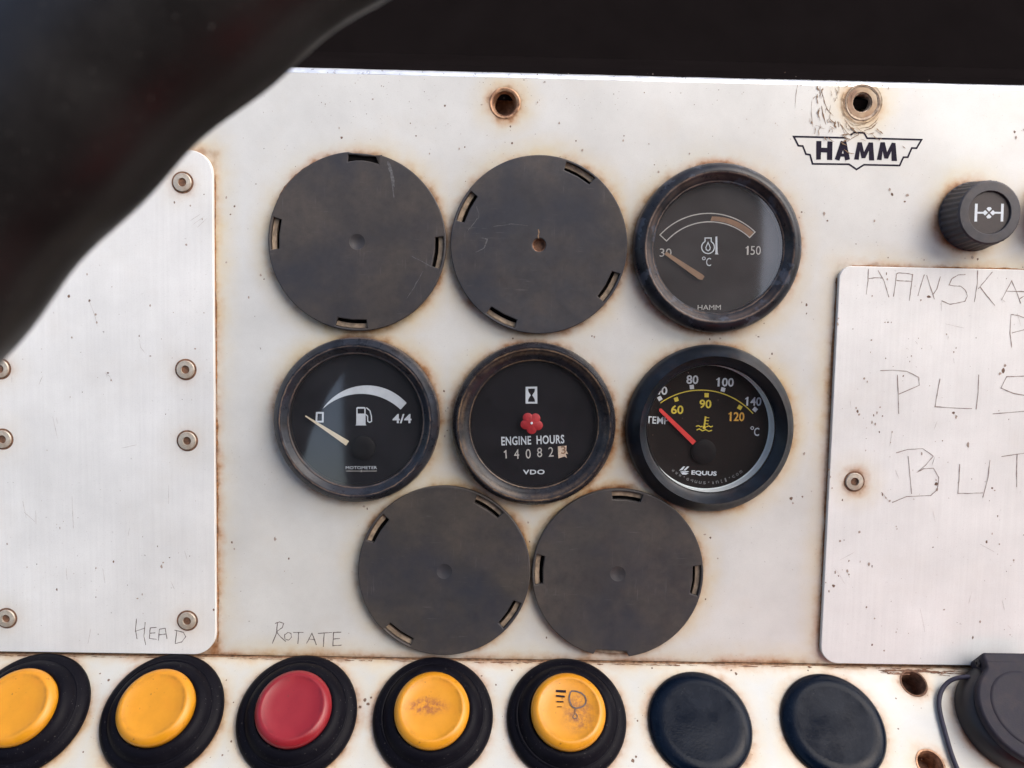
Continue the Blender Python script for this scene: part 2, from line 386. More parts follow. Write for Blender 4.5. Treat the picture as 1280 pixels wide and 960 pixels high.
def text(name, s, x, y, w, h, mat, parent, z, rot=0.0, bold=0.0, shear=0.0, spacing=1.0):
    """lettering stretched to w x h mm, centred on x, y"""
    cu = bpy.data.curves.new(name, 'FONT'); cu.body = s; cu.size = .01; cu.align_x = 'CENTER'; cu.shear = shear
    cu.offset = bold*.0001; cu.space_character = spacing; cu.resolution_u = 3
    t = bpy.data.objects.new('t', cu); COL.objects.link(t)
    dg = bpy.context.evaluated_depsgraph_get(); me = bpy.data.meshes.new_from_object(t.evaluated_get(dg))
    bpy.data.objects.remove(t); bpy.data.curves.remove(cu)
    xs = [v.co.x for v in me.vertices]; ys = [v.co.y for v in me.vertices]
    me.transform(Matrix.Translation((-(min(xs)+max(xs))/2, -(min(ys)+max(ys))/2, 0)))
    me.transform(Matrix.Diagonal((w*MM/(max(xs)-min(xs)), h*MM/(max(ys)-min(ys)), 1, 1)))
    return link(name, me, mat, parent, (x, y, z), rot)
def tube(name, pts, r, mat, parent=None, seg=12, loc=(0,0,0)):
    cu = bpy.data.curves.new(name, 'CURVE'); cu.dimensions = '3D'; sp = cu.splines.new('NURBS'); sp.points.add(len(pts)-1)
    for p, q in zip(sp.points, pts): p.co = (q[0]*MM, q[1]*MM, q[2]*MM, 1)
    sp.order_u = 4; sp.use_endpoint_u = True; sp.resolution_u = 8; cu.bevel_depth = r*MM; cu.bevel_resolution = 4; cu.use_fill_caps = True
    t = bpy.data.objects.new('t', cu); COL.objects.link(t)
    dg = bpy.context.evaluated_depsgraph_get(); me = bpy.data.meshes.new_from_object(t.evaluated_get(dg))
    bpy.data.objects.remove(t); bpy.data.curves.remove(cu)
    return link(name, me, mat, parent, loc, 0, 60)
ROLL = radians(1.15)     # the panel sits a little turned in the photograph

# ------------------------------------------------------------------ where everything stands (mm on the panel)
ROW1, ROW2, ROW3 = 49.4, -13.8, -67.4
GA = {'oil': (70.7, 49.0), 'fuel': (-54.5, -13.7), 'hours': (8.0, -13.9), 'water': (70.6, -14.4)}
BL = [(-54.7, 48.5), (8.4, 48.8), (-22.9, -67.4), (39.3, -67.3)]
R_BL = 30.8
TOP_V = P(800, 93)[1]
LX0, LX1 = P(-190, 500)[0], P(270, 500)[0]; LY0, LY1 = P(150, 814)[1], P(240, 189)[1]
RX0, RX1 = P(1036, 560)[0], P(1640, 560)[0]; RY0, RY1 = P(1200, 829)[1], P(1150, 335)[1]
K1 = P(1215, 271); K2 = P(1326, 263)
H1 = P(631, 129); H2 = P(1078, 128)
PX0, PX1 = -215.0, 265.0

# ------------------------------------------------------------------ the instrument panel
circ = [(*GA['oil'], 29.4), (*GA['fuel'], 29.2), (*GA['hours'], 29.0), (*GA['water'], 29.8)] + [(x, y, R_BL) for x, y in BL] + [(*K1, 12.2), (*K2, 12.2), (*H1, 5.0), (*H2, 6.0)]
rect = [(LX0, LY0, LX1, LY1), (RX0, RY0, RX1, RY1), (PX0, SEAM_V/MM-4, PX1, SEAM_V/MM+.3)]
M['panel'] = sheet_material('dull_silver_panel', (.665,.67,.65), circ, rect, brush=(.35,.35,1), brush_amt=.04, metal=.05, rough=.36, seed=.0, coat=.25, tan=1.15, edge=1.15)
M['cover'] = sheet_material('brushed_aluminium_cover', (.80,.805,.795), [], [], brush=(1,.03,1), brush_amt=.07, metal=.05, rough=.38, blotch_amt=.12, specks=.8, seed=2.0)
panel = plate('instrument_panel', [[(PX0, SEAM_V/MM+.35), (PX1, SEAM_V/MM+.35), (PX1, TOP_V-2.2), (PX0, TOP_V-2.2)], circle(*H1, 4.1), circle(*H2, 3.4), circle(*GA['water'], 24.5, 72)], 2.0, .15, M['panel'])
panel.rotation_euler = PANEL_ROT
tag(panel, 'dull silver dashboard sheet with rust haloes around its gauges', 'panel')
# rounded top edge of the sheet, folded away from the viewer
prof = [(0, 0.0)] + [(2.3*sin(a), -2.3*(1-cos(a))) for a in [radians(x) for x in (15, 30, 45, 60, 75, 90)]] + [(2.3, -9), (0.6, -9), (.6, -2.2)]
vs, fs = [], []
NX = 60
for i in range(NX+1):
    x = PX0+(PX1-PX0)*i/NX
    for (yy, zz) in prof: vs.append((x, TOP_V-2.2+yy+random.uniform(-.06, .06), zz))
for i in range(NX):
    for j in range(len(prof)-1):
        a = i*len(prof)+j; fs.append((a, a+len(prof), a+len(prof)+1, a+1))
link('folded_top_edge', fix(mesh('folded_top_edge', vs, fs)), M['steel_edge'], panel, (0,0,0), 0, 50)
for (hx, hy), ro, ri, mt in ((H1, 5.4, 3.4, 'copper'), (H2, 6.3, 2.9, 'scored')):
    lathe('countersunk_hole', [(ro, .05), (ro-.35, .22), (ro-.9, .12), (ro-1.3, -.2 if mt == 'scored' else -1.0), (ri+.25, -.5 if mt == 'scored' else -2.2), (ri, -1.2 if mt == 'scored' else -3.0), (ri, -9), (ri-.6, -9.2), (0, -9.3)], M[mt], panel, (hx, hy, 0), 48, 25,
          wob=lambda r, z, a: (r*(1+.012*sin(3*a+1)), z+.05*sin(9*a)))
# emblem print
def ep(pts, ox, oy, s, h=0.0, f=P):
    return [f(ox+p[0]/s, oy+p[1]/s, h) for p in pts]
E1 = lambda pts: ep(pts, 980, 90, 6.4)
strokes('emblem_outline', [E1([(498,527),(300,522),(78,517),(115,590),(150,592),(175,657),(208,662),(228,735),(520,738),(580,780),(640,742),(925,748),(955,682),(990,682),(1022,608),(1060,610),(1100,542),(665,530),(640,487),(560,485),(530,505)])], .62, M['emblem'], panel, .04)
decal('emblem_letter', [E1([(258,552),(300,552),(298,605),(345,607),(347,555),(388,556),(386,705),(344,704),(344,645),(296,643),(295,700),(257,702)])], M['emblem'], panel, .05)
strokes('emblem_letter', [E1([(424,704),(474,556)]), E1([(478,556),(508,704)]), E1([(440,664),(500,666)])], [1.75,1.75,1.1], M['emblem'], panel, .06)
for ox, pts in ((0, [(560,700),(588,562),(622,562),(640,640),(678,563),(712,564),(722,708),(680,708),(678,630),(650,690),(620,690),(606,630),(598,702)]),
                (184, [(558,702),(588,562),(622,562),(640,640),(678,565),(708,568),(720,712),(676,712),(674,634),(648,694),(618,692),(604,634),(596,706)])):
    decal('emblem_letter', [E1([(p[0]+ox, p[1]) for p in pts])], M['emblem'], panel, .06)
# gouges round the upper right hole
gl = []
for pts in ([(112,90),(95,180),(88,290)], [(288,110),(286,160),(282,210)], [(300,150),(320,230),(345,300),(375,330)], [(300,270),(312,340),(335,420)], [(220,230),(218,330),(232,450)],
            [(375,260),(360,320),(395,350)], [(440,400),(470,450),(490,500)], [(480,375),(520,430),(560,470),(600,500)], [(290,420),(290,445),(325,455)], [(455,420),(500,480),(545,520)],
            [(610,450),(680,440),(730,400),(755,365)], [(640,470),(700,450),(745,405)], [(500,390),(560,430),(640,420),(700,385)], [(410,390),(405,430),(418,450)], [(430,395),(440,440)],
            [(500,560),(560,520),(600,500)], [(480,620),(520,650),(560,655)], [(505,540),(470,560)], [(380,400),(350,400)], [(675,498),(720,488)], [(490,120),(520,100),(560,95)], [(780,95),(790,115)],
            [(540,240),(545,180),(580,150)], [(410,100),(430,88)], [(840,110),(830,145)], [(945,590),(970,612)]):
    gl.append([(a[0], a[1]) for a in subdivide(E1(pts), 4, .06)])
for k in range(46):
    if k < 26: bx, by = random.gauss(1036, 13), random.uniform(100, 165); dx, dy = random.uniform(-2.5, 2.5), random.uniform(3, 13)
    else: bx, by = random.gauss(1060, 22), random.gauss(166, 9); dx, dy = random.uniform(3, 9), random.uniform(-3, 7)
    gl.append(subdivide([P(bx, by), P(bx+dx*.5+random.uniform(-1.5, 1.5), by+dy*.5), P(bx+dx, by+dy)], 3, .06))
strokes('gouge_marks', gl, [random.choice((.12,.18,.26,.4)) for _ in gl], M['scratch_brown'], panel, .09, taper=True, rough=.5)['kind'] = 'stuff'
for k in range(7):
    rr = 5.3+.35*k+random.uniform(-.1, .1); a = random.uniform(0, 6.3)
    gl.append([(H2[0]+rr*cos(a+t*.12), H2[1]+rr*sin(a+t*.12)) for t in range(random.randint(10, 22))])
rings = gl[-7:]
strokes('washer_scores', rings, .22, M['scratch_brown'], panel, .25, taper=True, rough=.5)['kind'] = 'stuff'
# scratched word over the button strip
Z2 = lambda pts: ep(pts, 0, 600, 2.667)
words_ = [[(925,475),(922,510),(908,545)], [(917,478),(932,473),(946,478),(941,492),(922,506),(936,524),(953,538)], [(960,508),(949,516),(950,530),(962,534),(972,524),(970,511),(960,508)],
          [(978,508),(1012,508)], [(996,508),(993,546)], [(1022,545),(1040,510),(1055,550)], [(1030,530),(1050,532)], [(1060,511),(1107,508)], [(1081,510),(1078,556)], [(1138,507),(1112,508),(1110,552),(1139,550)], [(1112,530),(1133,528)]]
strokes('scratched_writing', [subdivide(Z2(w), 4, .04) for w in words_], .26, M['scratch_dark'], panel, .04, rough=.3)

# grime packed along the edges of the two covers
def grime(x0, y0, x1, y1, w):
    L = hypot(x1-x0, y1-y0); t = 0; ls, ws = [], []
    while t < L-2:
        d = min(random.uniform(5, 26), L-t); a, b = t/L, (t+d)/L; o = random.uniform(-.18, .18)
        ex, ey = (y1-y0)/L*o, -(x1-x0)/L*o
        ls.append(subdivide([(x0+(x1-x0)*a+ex, y0+(y1-y0)*a+ey), (x0+(x1-x0)*b+ex, y0+(y1-y0)*b+ey)], 10, .05)); ws.append(random.uniform(.3, 1)*w)
        t += d*random.uniform(.55, 1.1)
    strokes('edge_grime', ls, ws, M['edge_grime'], panel, .09, taper=True, rough=.4, step=.002)['kind'] = 'stuff'
M['edge_grime'] = simple('orange_brown_edge_grime', (.30,.145,.06), .9, var=.5, nscale=700, dirt=(.09,.04,.02), dirt_amt=.9)
grime(LX1+.2, LY0+4, LX1+.2, LY1-8, .95); grime(LX0, LY0-.2, LX1-7, LY0-.2, 1.0)
grime(RX0-.2, RY0+5, RX0-.2, RY1-4, 1.0); grime(RX0+5, RY1+.2, RX1, RY1+.2, 1.0); grime(RX0+6, RY0-.2, RX1, RY0-.2, 1.4)
# specks seen one by one on the bare sheet
def blob(x, y, r, n=9, sx=1, sy=1):
    a0 = random.uniform(0, 6)
    if n > 20:
        p1, p2, p3 = [random.uniform(0, 6) for _ in range(3)]
        return [(x+r*(.88+.07*sin(2*t+p1)+.03*sin(4*t+p2)+.02*sin(9*t+p3))*cos(t), y+r*(.88+.07*sin(2*t+p1)+.03*sin(4*t+p2)+.02*sin(9*t+p3))*sin(t)) for t in [2*pi*i/64 for i in range(64)]]
    return [(x+sx*r*random.uniform(.55, 1.1)*cos(a0+2*pi*i/n), y+sy*r*random.uniform(.55, 1.1)*sin(a0+2*pi*i/n)) for i in range(n)]
random.seed(11)
SP = [(427,172,2.2),(424,160,1.5),(556,132,2.2),(602,131,1.6),(513,154,1.3),(466,124,1.5),(655,100,1.2),(699,154,1.4),(640,179,1.5),(580,355,1.6),(582,357,1.4),(326,344,2.6),(330,349,1.6),(311,372,1.8),(288,268,1.4),
      (283,247,2),(293,258,1.6),(283,328,1.4),(320,230,1.2),(537,192,1.2),(520,170,1.3),(574,186,1.5),(581,184,1.4),(728,188,1.7),(720,176,1.2),(672,128,1.2),(780,170,1.3),(779,176,1.5),(638,158,1.6),(344,674,2.2),
      (290,678,2.6),(293,686,1.8),(361,698,1.4),(455,633,2.4),(459,636,1.6),(660,653,1.5),(662,677,1.6),(566,640,1.2),(683,797,1.8),(881,668,2),(888,672,2.2),(897,698,1.2),(882,749,2),(1005,567,2.4),(989,623,2.8),(991,629,2),
      (1003,621,2),(988,547,1.6),(965,442,1.6),(962,448,1.2),(948,421,1.6),(900,423,1.4),(887,424,1.4),(945,419,1),(1008,381,2),(1002,378,1.4),(1008,392,1.4),(823,215,1.8),(818,206,1.2),(862,192,1.2),(925,218,1.5),
      (1112,237,3.2),(1115,243,2.4),(1134,244,3),(1131,252,2.6),(1030,267,2.2),(1034,276,1.8),(1093,276,1.4),(1268,165,2.6),(1270,172,2),(1002,265,1.6),(999,272,1.4),(1070,305,1.3),(1280,162,2),(1245,250,1),
      (372,258,1.2),(740,420,1.4),(743,421,1.4),(641,423,1.6),(700,196,1.1),(555,489,1.8),(556,545,2),(559,538,1.4),(560,510,1.4),(348,517,1.6),(1215,322,2),(1222,324,2.2),(1206,323,1.4),(1110,322,1.5),(1155,325,1.5)]
lis = []
for (x, y, r) in SP:
    u, v = P(x, y); lis.append(blob(u, v, r*.26, sx=random.uniform(.6, 1.1), sy=random.uniform(.7, 1.4)))
for k in range(520):
    x, y = random.uniform(280, 1280), random.uniform(100, 815)
    if k % 3 == 0: x, y = random.triangular(380, 1280, 400), 90+abs(random.gauss(0, 45))
    u, v = P(x, y)
    lis.append(blob(u, v, random.triangular(.04, .24, .07), 6, sy=random.uniform(.7, 1.5)))
decal('corrosion_specks', lis[::2], M['speck'], panel, .022, .0004)['kind'] = 'stuff'
decal('faint_specks', lis[1::2], M['speck_faint'], panel, .10, .0004)['kind'] = 'stuff'

# housing behind the sheets, black cowl above them
def box(name, x0, x1, y0, y1, z0, z1, mat, parent=None):
    v = [(x, y, z) for x in (x0, x1) for y in (y0, y1) for z in (z0, z1)]
    f = [(0,1,3,2), (4,6,7,5), (0,4,5,1), (2,3,7,6), (0,2,6,4), (1,5,7,3)]
    return link(name, fix(mesh(name, v, f)), mat, parent)
cowl_pts = []
vs, fs = [], []
cp = [(3.2, TOP_V-9), (9.3, TOP_V-5), (10.5, TOP_V+2.5), (34, TOP_V+14), (44, TOP_V+60), (40, TOP_V+150), (20, TOP_V+190)]
for x in (PX0-60, PX1+60):
    for (y, z) in cp: vs.append((x, y, z))
for j in range(len(cp)-1): fs.append((j, j+1, j+1+len(cp), j+len(cp)))
cowl = link('dashboard_cowl', fix(mesh('dashboard_cowl', vs, fs)), M['void'])
cowl.modifiers.new('thick', 'SOLIDIFY').thickness = .003
tag(cowl, 'black rubber cowl in shade above the silver sheet', 'cowl', kind='structure')
box('dashboard_housing', PX0, PX1, 10.2, 60, -190, TOP_V-8, M['cavity'])['kind'] = 'structure'

# ------------------------------------------------------------------ the two cover plates
def cover(x0, y0, x1, y1, rs, label, spots, tn, ed):
    cx, cy = (x0+x1)/2, (y0+y1)/2
    sc = []
    for q in spots:
        a = P(*q, 2.0); sc.append((a[0]-cx, a[1]-cy, 3.5))
    m = sheet_material('brushed_aluminium_cover', (.80,.805,.795), sc, [], brush=(1,.03,1), brush_amt=.09, metal=.05, rough=.38, blotch_amt=.14, specks=.8, seed=2.0+tn, tan=tn, edge=ed)
    e = on_panel('cover_plate', cx, cy, .02)
    tag(e, label, 'cover plate', 'cover plates screwed to the panel')
    plate('sheet', [rrect(x0-cx, y0-cy, x1-cx, y1-cy, rs)], 1.8, .22, m, e, (0,0,1.8))
    return e, cx, cy
LS = ((228,228), (232,462), (234,551), (234,776), (8,773), (3,549), (0,461), (-118,771), (-118,548), (-118,461)); RS = ((1068,602), (1500,602))
covL, lcx, lcy = cover(LX0, LY0, LX1, LY1, (8,8,8,8), 'brushed aluminium cover plate left of the gauges, HEAD scratched near its bottom', LS, .25, .35)
covR, rcx, rcy = cover(RX0, RY0, RX1, RY1, (6.5,6.5,5,4.4), 'brushed aluminium cover plate below the ribbed knob, scratched with large words', RS, .9, 1.5)
def screw(par, px, py, cx, cy, rusty=False):
    u, v = P(px, py, 2.0); u -= cx; v -= cy
    if rusty:
        pass
    decal('rust_stain', [circle(u, v, 3.65+.15, 32)], M['rust_ring'], par, 1.806)
    s = lathe('screw', [(3.15, 0), (3.15, .35), (2.95, .55), (1.5, .62), (1.45, .45), (1.4, -.5), (0, -.5)], M['screw'], par, (u, v, 1.81), 40, 30)
    decal('hex_socket', [circle(0, 0, 1.28, 6, radians(10), radians(370))], M['dark_print'], s, -.48)
for q in ((228,228), (232,462), (234,551), (234,776), (8,773), (3,549), (0,461), (-118,771), (-118,548), (-118,461)): screw(covL, *q, lcx, lcy)
for q in ((1068,602), (1500,602)): screw(covR, *q, rcx, rcy, True)
sub = lambda pts, cx, cy: [(p[0]-cx, p[1]-cy) for p in pts]
head = [[(455,462),(452,500),(457,530)], [(484,474),(480,520),(486,550)], [(450,505),(483,493)], [(522,491),(501,493),(498,528),(523,531)], [(499,511),(518,509)], [(528,535),(532,497),(551,494),(557,530)], [(530,516),(556,513)],
        [(590,500),(584,545)], [(582,500),(612,508),(619,522),(606,540),(584,545)]]
strokes('scratched_writing', [subdivide(sub(ep(w, 0, 600, 2.667, 1.82), lcx, lcy), 4, .04) for w in head], .24, M['scratch_dark'], covL, 1.83, rough=.35)
HZ = [[(148,95),(145,180),(132,280)], [(218,105),(262,180),(297,300)], [(150,165),(200,158),(255,160)], [(352,130),(345,200),(330,295)], [(365,122),(420,126),(470,135),(458,230),(445,325)], [(352,178),(410,182),(462,185)], [(350,131),(367,123)],
      [(555,135),(530,210),(508,290)], [(572,140),(600,230),(628,315)], [(672,150),(645,240),(615,285)], [(855,135),(800,138),(755,165),(735,210),(775,218),(820,220),(855,250),(868,290),(850,330),(795,342),(740,352),(680,325)],
      [(942,105),(940,200),(918,335)], [(1050,115),(1000,175),(945,240)], [(960,225),(1010,290),(1068,360)], [(1115,322),(1190,180),(1225,260),(1255,345)], [(1150,255),(1290,260)], [(1250,310),(1290,285)],
      [(1185,425),(1178,560),(1190,665)], [(1185,425),(1240,432),(1330,470),(1340,520),(1190,560)]]
PZ = [[(300,430),(350,428),(400,432),(445,455),(447,485),(370,518)], [(365,445),(368,520),(370,592)], [(525,460),(515,510),(506,565),(575,570),(645,572)], [(670,445),(668,510),(660,575)],
      [(850,450),(775,452),(753,495),(800,515),(870,528),(880,560),(840,582),(722,592)], [(360,738),(405,725),(460,722),(500,750),(470,785),(438,812),(462,798),(500,795),(520,830),(515,875),(490,898),(400,902),(345,924)],
      [(405,750),(412,820),(418,892)], [(598,780),(597,830),(592,890),(640,890),(685,888)], [(712,765),(705,830),(685,905)], [(755,752),(850,738)], [(814,742),(812,800),(812,866)]]
wr = [subdivide(sub(ep(w, 1060, 320, 5.818, 1.82), rcx, rcy), 4, .04) for w in HZ] + [subdivide(sub(ep(w, 1000, 320, 3.0, 1.82), rcx, rcy), 4, .04) for w in PZ]
strokes('scratched_writing', wr, .26, M['scratch'], covR, 1.83, rough=.45, step=.002)
def cover_marks(par, cx, cy, pts, box_, n, mat='speck'):
    ls = []
    for (x, y, r) in pts:
        u, v = P(x, y, 1.8); ls.append(blob(u-cx, v-cy, r*.25, sx=random.uniform(.5, 1.1), sy=random.uniform(.7, 1.5)))
    for k in range(n):
        u, v = P(random.uniform(box_[0], box_[2]), random.uniform(box_[1], box_[3]), 1.8)
        ls.append(blob(u-cx, v-cy, random.uniform(.07, .2), 6, sy=random.uniform(.8, 2)))
    decal('corrosion_specks', ls[::3], M[mat], par, 1.815, .0003)['kind'] = 'stuff'
    decal('faint_specks', [p for i, p in enumerate(ls) if i % 3], M['speck_faint'], par, 1.87, .0003)['kind'] = 'stuff'
cover_marks(covL, lcx, lcy, [(218,253,2.2),(238,257,2.2),(253,274,1.6),(255,243,1.4),(233,306,1.8),(109,343,1.6),(86,370,2),(120,393,2.6),(121,403,2.2),(112,376,1.8),(188,382,2.2),(90,422,1.5),(135,466,2),(139,475,2.2),(188,445,1.5),(174,420,1.3),
    (244,436,1.6),(255,391,1.4),(71,737,2.2),(75,660,1.6),(120,710,1.4),(142,702,1.6),(202,708,2.6),(204,703,1.8),(212,697,1.4),(178,743,2),(172,748,1.8),(267,762,2),(9,680,1.4),(34,709,1.2)], (0,330,262,805), 60)
cover_marks(covR, rcx, rcy, [(1108,342,2),(1109,349,1.8),(1151,375,2.2),(1161,371,3.2),(1090,370,2),(1106,403,1.4),(1110,403,1.4),(1114,403,1.4),(1089,425,1.5),(1107,448,1.7),(1139,445,1.5),(1137,452,1.3),(1195,435,1.8),(1192,440,1.2),(1183,418,1.3),
    (1129,470,1.4),(1080,473,2),(1084,477,1.6),(1072,514,2.2),(1070,510,1.6),(1074,518,1.8),(1092,519,2),(1096,516,1.8),(1100,509,1.8),(1103,520,1.8),(1090,528,2.2),(1094,530,1.8),(1099,540,1.4),(1115,540,2),(1113,553,1.4),(1192,516,3.2),(1195,521,2.4),
    (1210,556,3.4),(1254,463,4),(1250,467,3),(1256,457,2.6),(1178,551,1.6),(1082,563,1.6),(1152,567,2.4),(1170,605,3),(1171,612,2.4),(1170,600,2),(1103,618,1.8),(1107,622,1.6),(1112,626,1.8),(1240,610,2),(1243,613,1.6),
    (1102,616,1.6),(1053,625,1.5),(1074,665,2),(1050,676,2.2),(1055,675,1.4),(1061,701,2.4),(1086,705,3.4),(1090,708,2),(1075,702,1.5),(1044,715,2),(1048,720,2),(1059,714,2.2),(1061,718,1.6),(1042,732,3.4),(1036,739,2.4),(1032,728,1.5),
    (1083,759,2.4),(1093,773,1.8),(1105,813,1.6),(1090,806,2.2),(1120,658,1.8),(1121,661,1.3),(1233,677,2),(1249,680,2),(1240,667,1.6),(1247,645,2),(1225,777,2.2),(1180,762,1.7),(1166,684,1.5),(1267,700,1.5),(1120,790,1.3),(1216,797,1.8),
    (1047,405,2.4),(1048,398,1.6),(1036,587,2),(1038,596,1.6),(1040,610,1.8)], (1050,345,1280,815), 90)

def cover_scratches(par, cx, cy, lines, w):
    ls = []
    for l in lines: ls.append(subdivide([(P(a, b, 1.82)[0]-cx, P(a, b, 1.82)[1]-cy) for a, b in l], 3, .05))
    strokes('fine_scratches', ls, w, M['faint_scratch'], par, 1.86, taper=True, rough=.4, step=.001)['kind'] = 'stuff'
L_ = [[(238,276),(250,268)], [(241,281),(256,270)], [(247,284),(259,273)], [(174,424),(176,434),(181,441)], [(211,606),(211,630)], [(130,466),(137,470),(141,478)], [(132,464),(134,472)], [(111,375),(118,392),(122,408)], [(120,708),(119,714)],
      [(66,520),(72,548)], [(30,640),(44,652)], [(152,560),(171,556)], [(90,620),(92,661)]]
for k in range(11):
    a, b = random.uniform(0, 255), random.uniform(400, 790); L_.append([(a, b), (a+random.uniform(-5, 5), b+random.uniform(4, 22))])
cover_scratches(covL, lcx, lcy, L_, .13)
L_ = [[(1042,709),(1049,718),(1056,730)], [(1058,712),(1062,722)], [(1103,616),(1112,628)], [(1115,540),(1112,558)], [(1050,700),(1068,690)], [(1182,405),(1205,410)], [(1225,680),(1243,690)], [(1150,760),(1156,790)]]
for k in range(14):
    a, b = random.uniform(1055, 1275), random.uniform(350, 800); L_.append([(a, b), (a+random.uniform(-7, 7), b+random.uniform(3, 16))])
cover_scratches(covR, rcx, rcy, L_, .12)

# ------------------------------------------------------------------ gauges
K = .2865    # mm per photo pixel near the dials
def gauge(key, label, r_out, r_crest, r_glass, bez, dialm, glassm, top=6.0, wall=None, round_=False, deep=2.2):
    u, v = GA[key]; e = on_panel('gauge', u, v); tag(e, label, 'gauge', 'round gauges of the panel')
    if round_:
        pr = [(r_out-1.0, 0), (r_out, .6), (r_out, 2.0), (r_out-.7, 3.8), (r_out-2.2, 5.2), (r_out-4.0, top-.1), (r_crest+.4, top-.6), (r_crest-.2, top-1.3), (r_glass+1.2, top-3.2), (r_glass+.0, top-deep-1.8)]
    else:
        pr = [(r_out-.5, 0), (r_out, .5), (r_out, 2.6), (r_out-.5, 4.0), (r_out-1.6, 5.2), (r_crest+.9, top), (r_crest+.2, top+.12), (r_crest-.3, top-.05), (r_crest-.8, top-.6), (r_glass+.7, top-deep+.1), (r_glass+.25, top-deep+.05), (r_glass, top-deep-.15)]
    b = lathe('bezel', pr, bez, e, (0,0,0), 128, 30)
    zg = top-deep-.1 - (1.6 if round_ else 0); zd = zg-(5.6 if wall else 2.2)
    if wall: lathe('inner_ring', [(r_glass-.3, zg-.4), (r_glass-.3, zg-.8), (r_glass-.3, zd+.05), (r_glass-.6, zd+.04)], wall, e, (0,0,0), 128, 40)
    else: lathe('inner_ring', [(r_glass-.02, zg-.05), (r_glass-.12, zd)], M['dark_plastic'], e, (0,0,0), 96, 40)
    d = lathe('dial_face', [(r_glass-.2, zd-.05), (r_glass-.2, zd), (0, zd)], dialm, e, (0,0,0), 96, 40)
    lathe('glass', [(r_glass-.05, zg-.35), (r_glass-.05, zg), (r_glass*.75, zg+.12), (r_glass*.4, zg+.2), (0, zg+.24)], glassm, e, (0,0,0), 96, 60)
    def D(pts, ox, oy, s, dz=.0):
        q = []
        for p in pts:
            a = P(ox+p[0]/s, oy+p[1]/s, zd+dz); q.append((a[0]-u, a[1]-v))
        return q
    return e, zd, D
def needle(e, D, z, ox, oy, pts, mat, hub=None, hub_r=4):
    q = D(pts, ox, oy, 4, 1.0)
    vs = [(p[0], p[1], z+.75) for p in q] + [(p[0], p[1], z+1.05) for p in q]
    n = len(q); fs = [tuple(range(n))[::-1], tuple(range(n, 2*n))] + [(i, (i+1) % n, n+(i+1) % n, n+i) for i in range(n)]
    nd = link('needle', fix(mesh('needle', vs, fs)), mat, e)
    if hub:
        h = D([hub], ox, oy, 4, 1.0)[0]
        lathe('needle_hub', [(hub_r, 0), (hub_r, 1.1), (hub_r-.35, 1.35), (hub_r*.4, 1.4), (0, 1.35)], M['hub'], e, (*h, z), 40, 35)
    return nd
def arc3(p0, p1, p2, n=28):
    (ax, ay), (bx, by), (cx, cy) = p0, p1, p2
    d = 2*(ax*(by-cy)+bx*(cy-ay)+cx*(ay-by))
    ux = ((ax*ax+ay*ay)*(by-cy)+(bx*bx+by*by)*(cy-ay)+(cx*cx+cy*cy)*(ay-by))/d
    uy = ((ax*ax+ay*ay)*(cx-bx)+(bx*bx+by*by)*(ax-cx)+(cx*cx+cy*cy)*(bx-ax))/d
    r = hypot(ax-ux, ay-uy); a0 = atan2(ay-uy, ax-ux); a1 = atan2(by-uy, bx-ux); a2 = atan2(cy-uy, cx-ux)
    def un(a, b):
        while a-b > pi: a -= 2*pi
        while a-b < -pi: a += 2*pi
        return a
    a1 = un(a1, a0); a2 = un(a2, a1)
    return [(ux+r*cos(a0+(a2-a0)*i/n), uy+r*sin(a0+(a2-a0)*i/n)) for i in range(n+1)]
def gtext(e, D, z, ox, oy, s, x, y, w, h, mat, ang=0.0, name='lettering', **k):
    c = D([(x, y)], ox, oy, 4)[0]
    if s[0] == '1' and len(s) == 3:          # the first 1 drawn with a flag
        ca, sa = cos(ROLL+radians(ang)), sin(ROLL+radians(ang)); W_, H_ = w/4*K, h/4*K; b = .5*H_*.30
        q = [(-.5, .30), (-.5, .21), (-.5+.09, .27), (-.5+.09, -.5), (-.5+.20, -.5), (-.5+.20, .5), (-.5+.12, .5), (-.5+.07, .37)]
        decal('scale_digit', [[(c[0]+px*W_*ca-py*H_*sa, c[1]+px*W_*sa+py*H_*ca) for px, py in q]], mat, e, z)
        dx = (.5-.34)*W_
        return text('scale_digits', s[1:], c[0]+dx*ca, c[1]+dx*sa, W_*.66, H_, mat, e, z, ROLL+radians(ang), **k)
    return text(name, s, c[0], c[1], w/4*K, h/4*K, mat, e, z, ROLL+radians(ang), **k)

# oil temperature
bz = bezel_mat('worn_black_bezel_oil', (.030,.034,.046), (.20,.14,.11), [(25.7,.45,.9), (22.9,.35,.8), (24.4,1.2,.35), (29.3,.4,.6)], .38, patch=.5, seed=1)
e, z, D = gauge('oil', 'hazy oil temperature gauge with black scale from 30 to 150, chipped bezel', 29.4, 25.6, 22.4, bz, M['dial_faded'], glass_mat('hazy_glass', (.50,.50,.52), .085, 1.))
O = (780, 190)
outer = arc3((180,415), (440,307), (655,400)); inner = arc3((628,428), (430,349), (213,445))
decal('warning_band', [D(arc3((440,322),(540,338),(648,402),12)+arc3((628,425),(540,365),(432,344),12), *O, 4)], M['tan_print'], e, z+.02)
strokes('scale_outline', [D(outer+inner, *O, 4)], .36, M['grey_print'], e, z+.04, closed=(0,))
gtext(e, D, z+.05, *O, '30', 208, 503, 58, 40, M['grey_print'], name='scale_number')
gtext(e, D, z+.05, *O, '150', 646, 492, 76, 43, M['grey_print'], name='scale_number')
gtext(e, D, z+.05, *O, 'C', 423, 550, 24, 40, M['white_print'], name='unit_letter')
c = D([(399,532)], *O, 4)[0]; strokes('degree_mark', [circle(*c, .5, 20)], .24, M['white_print'], e, z+.05, closed=(0,))
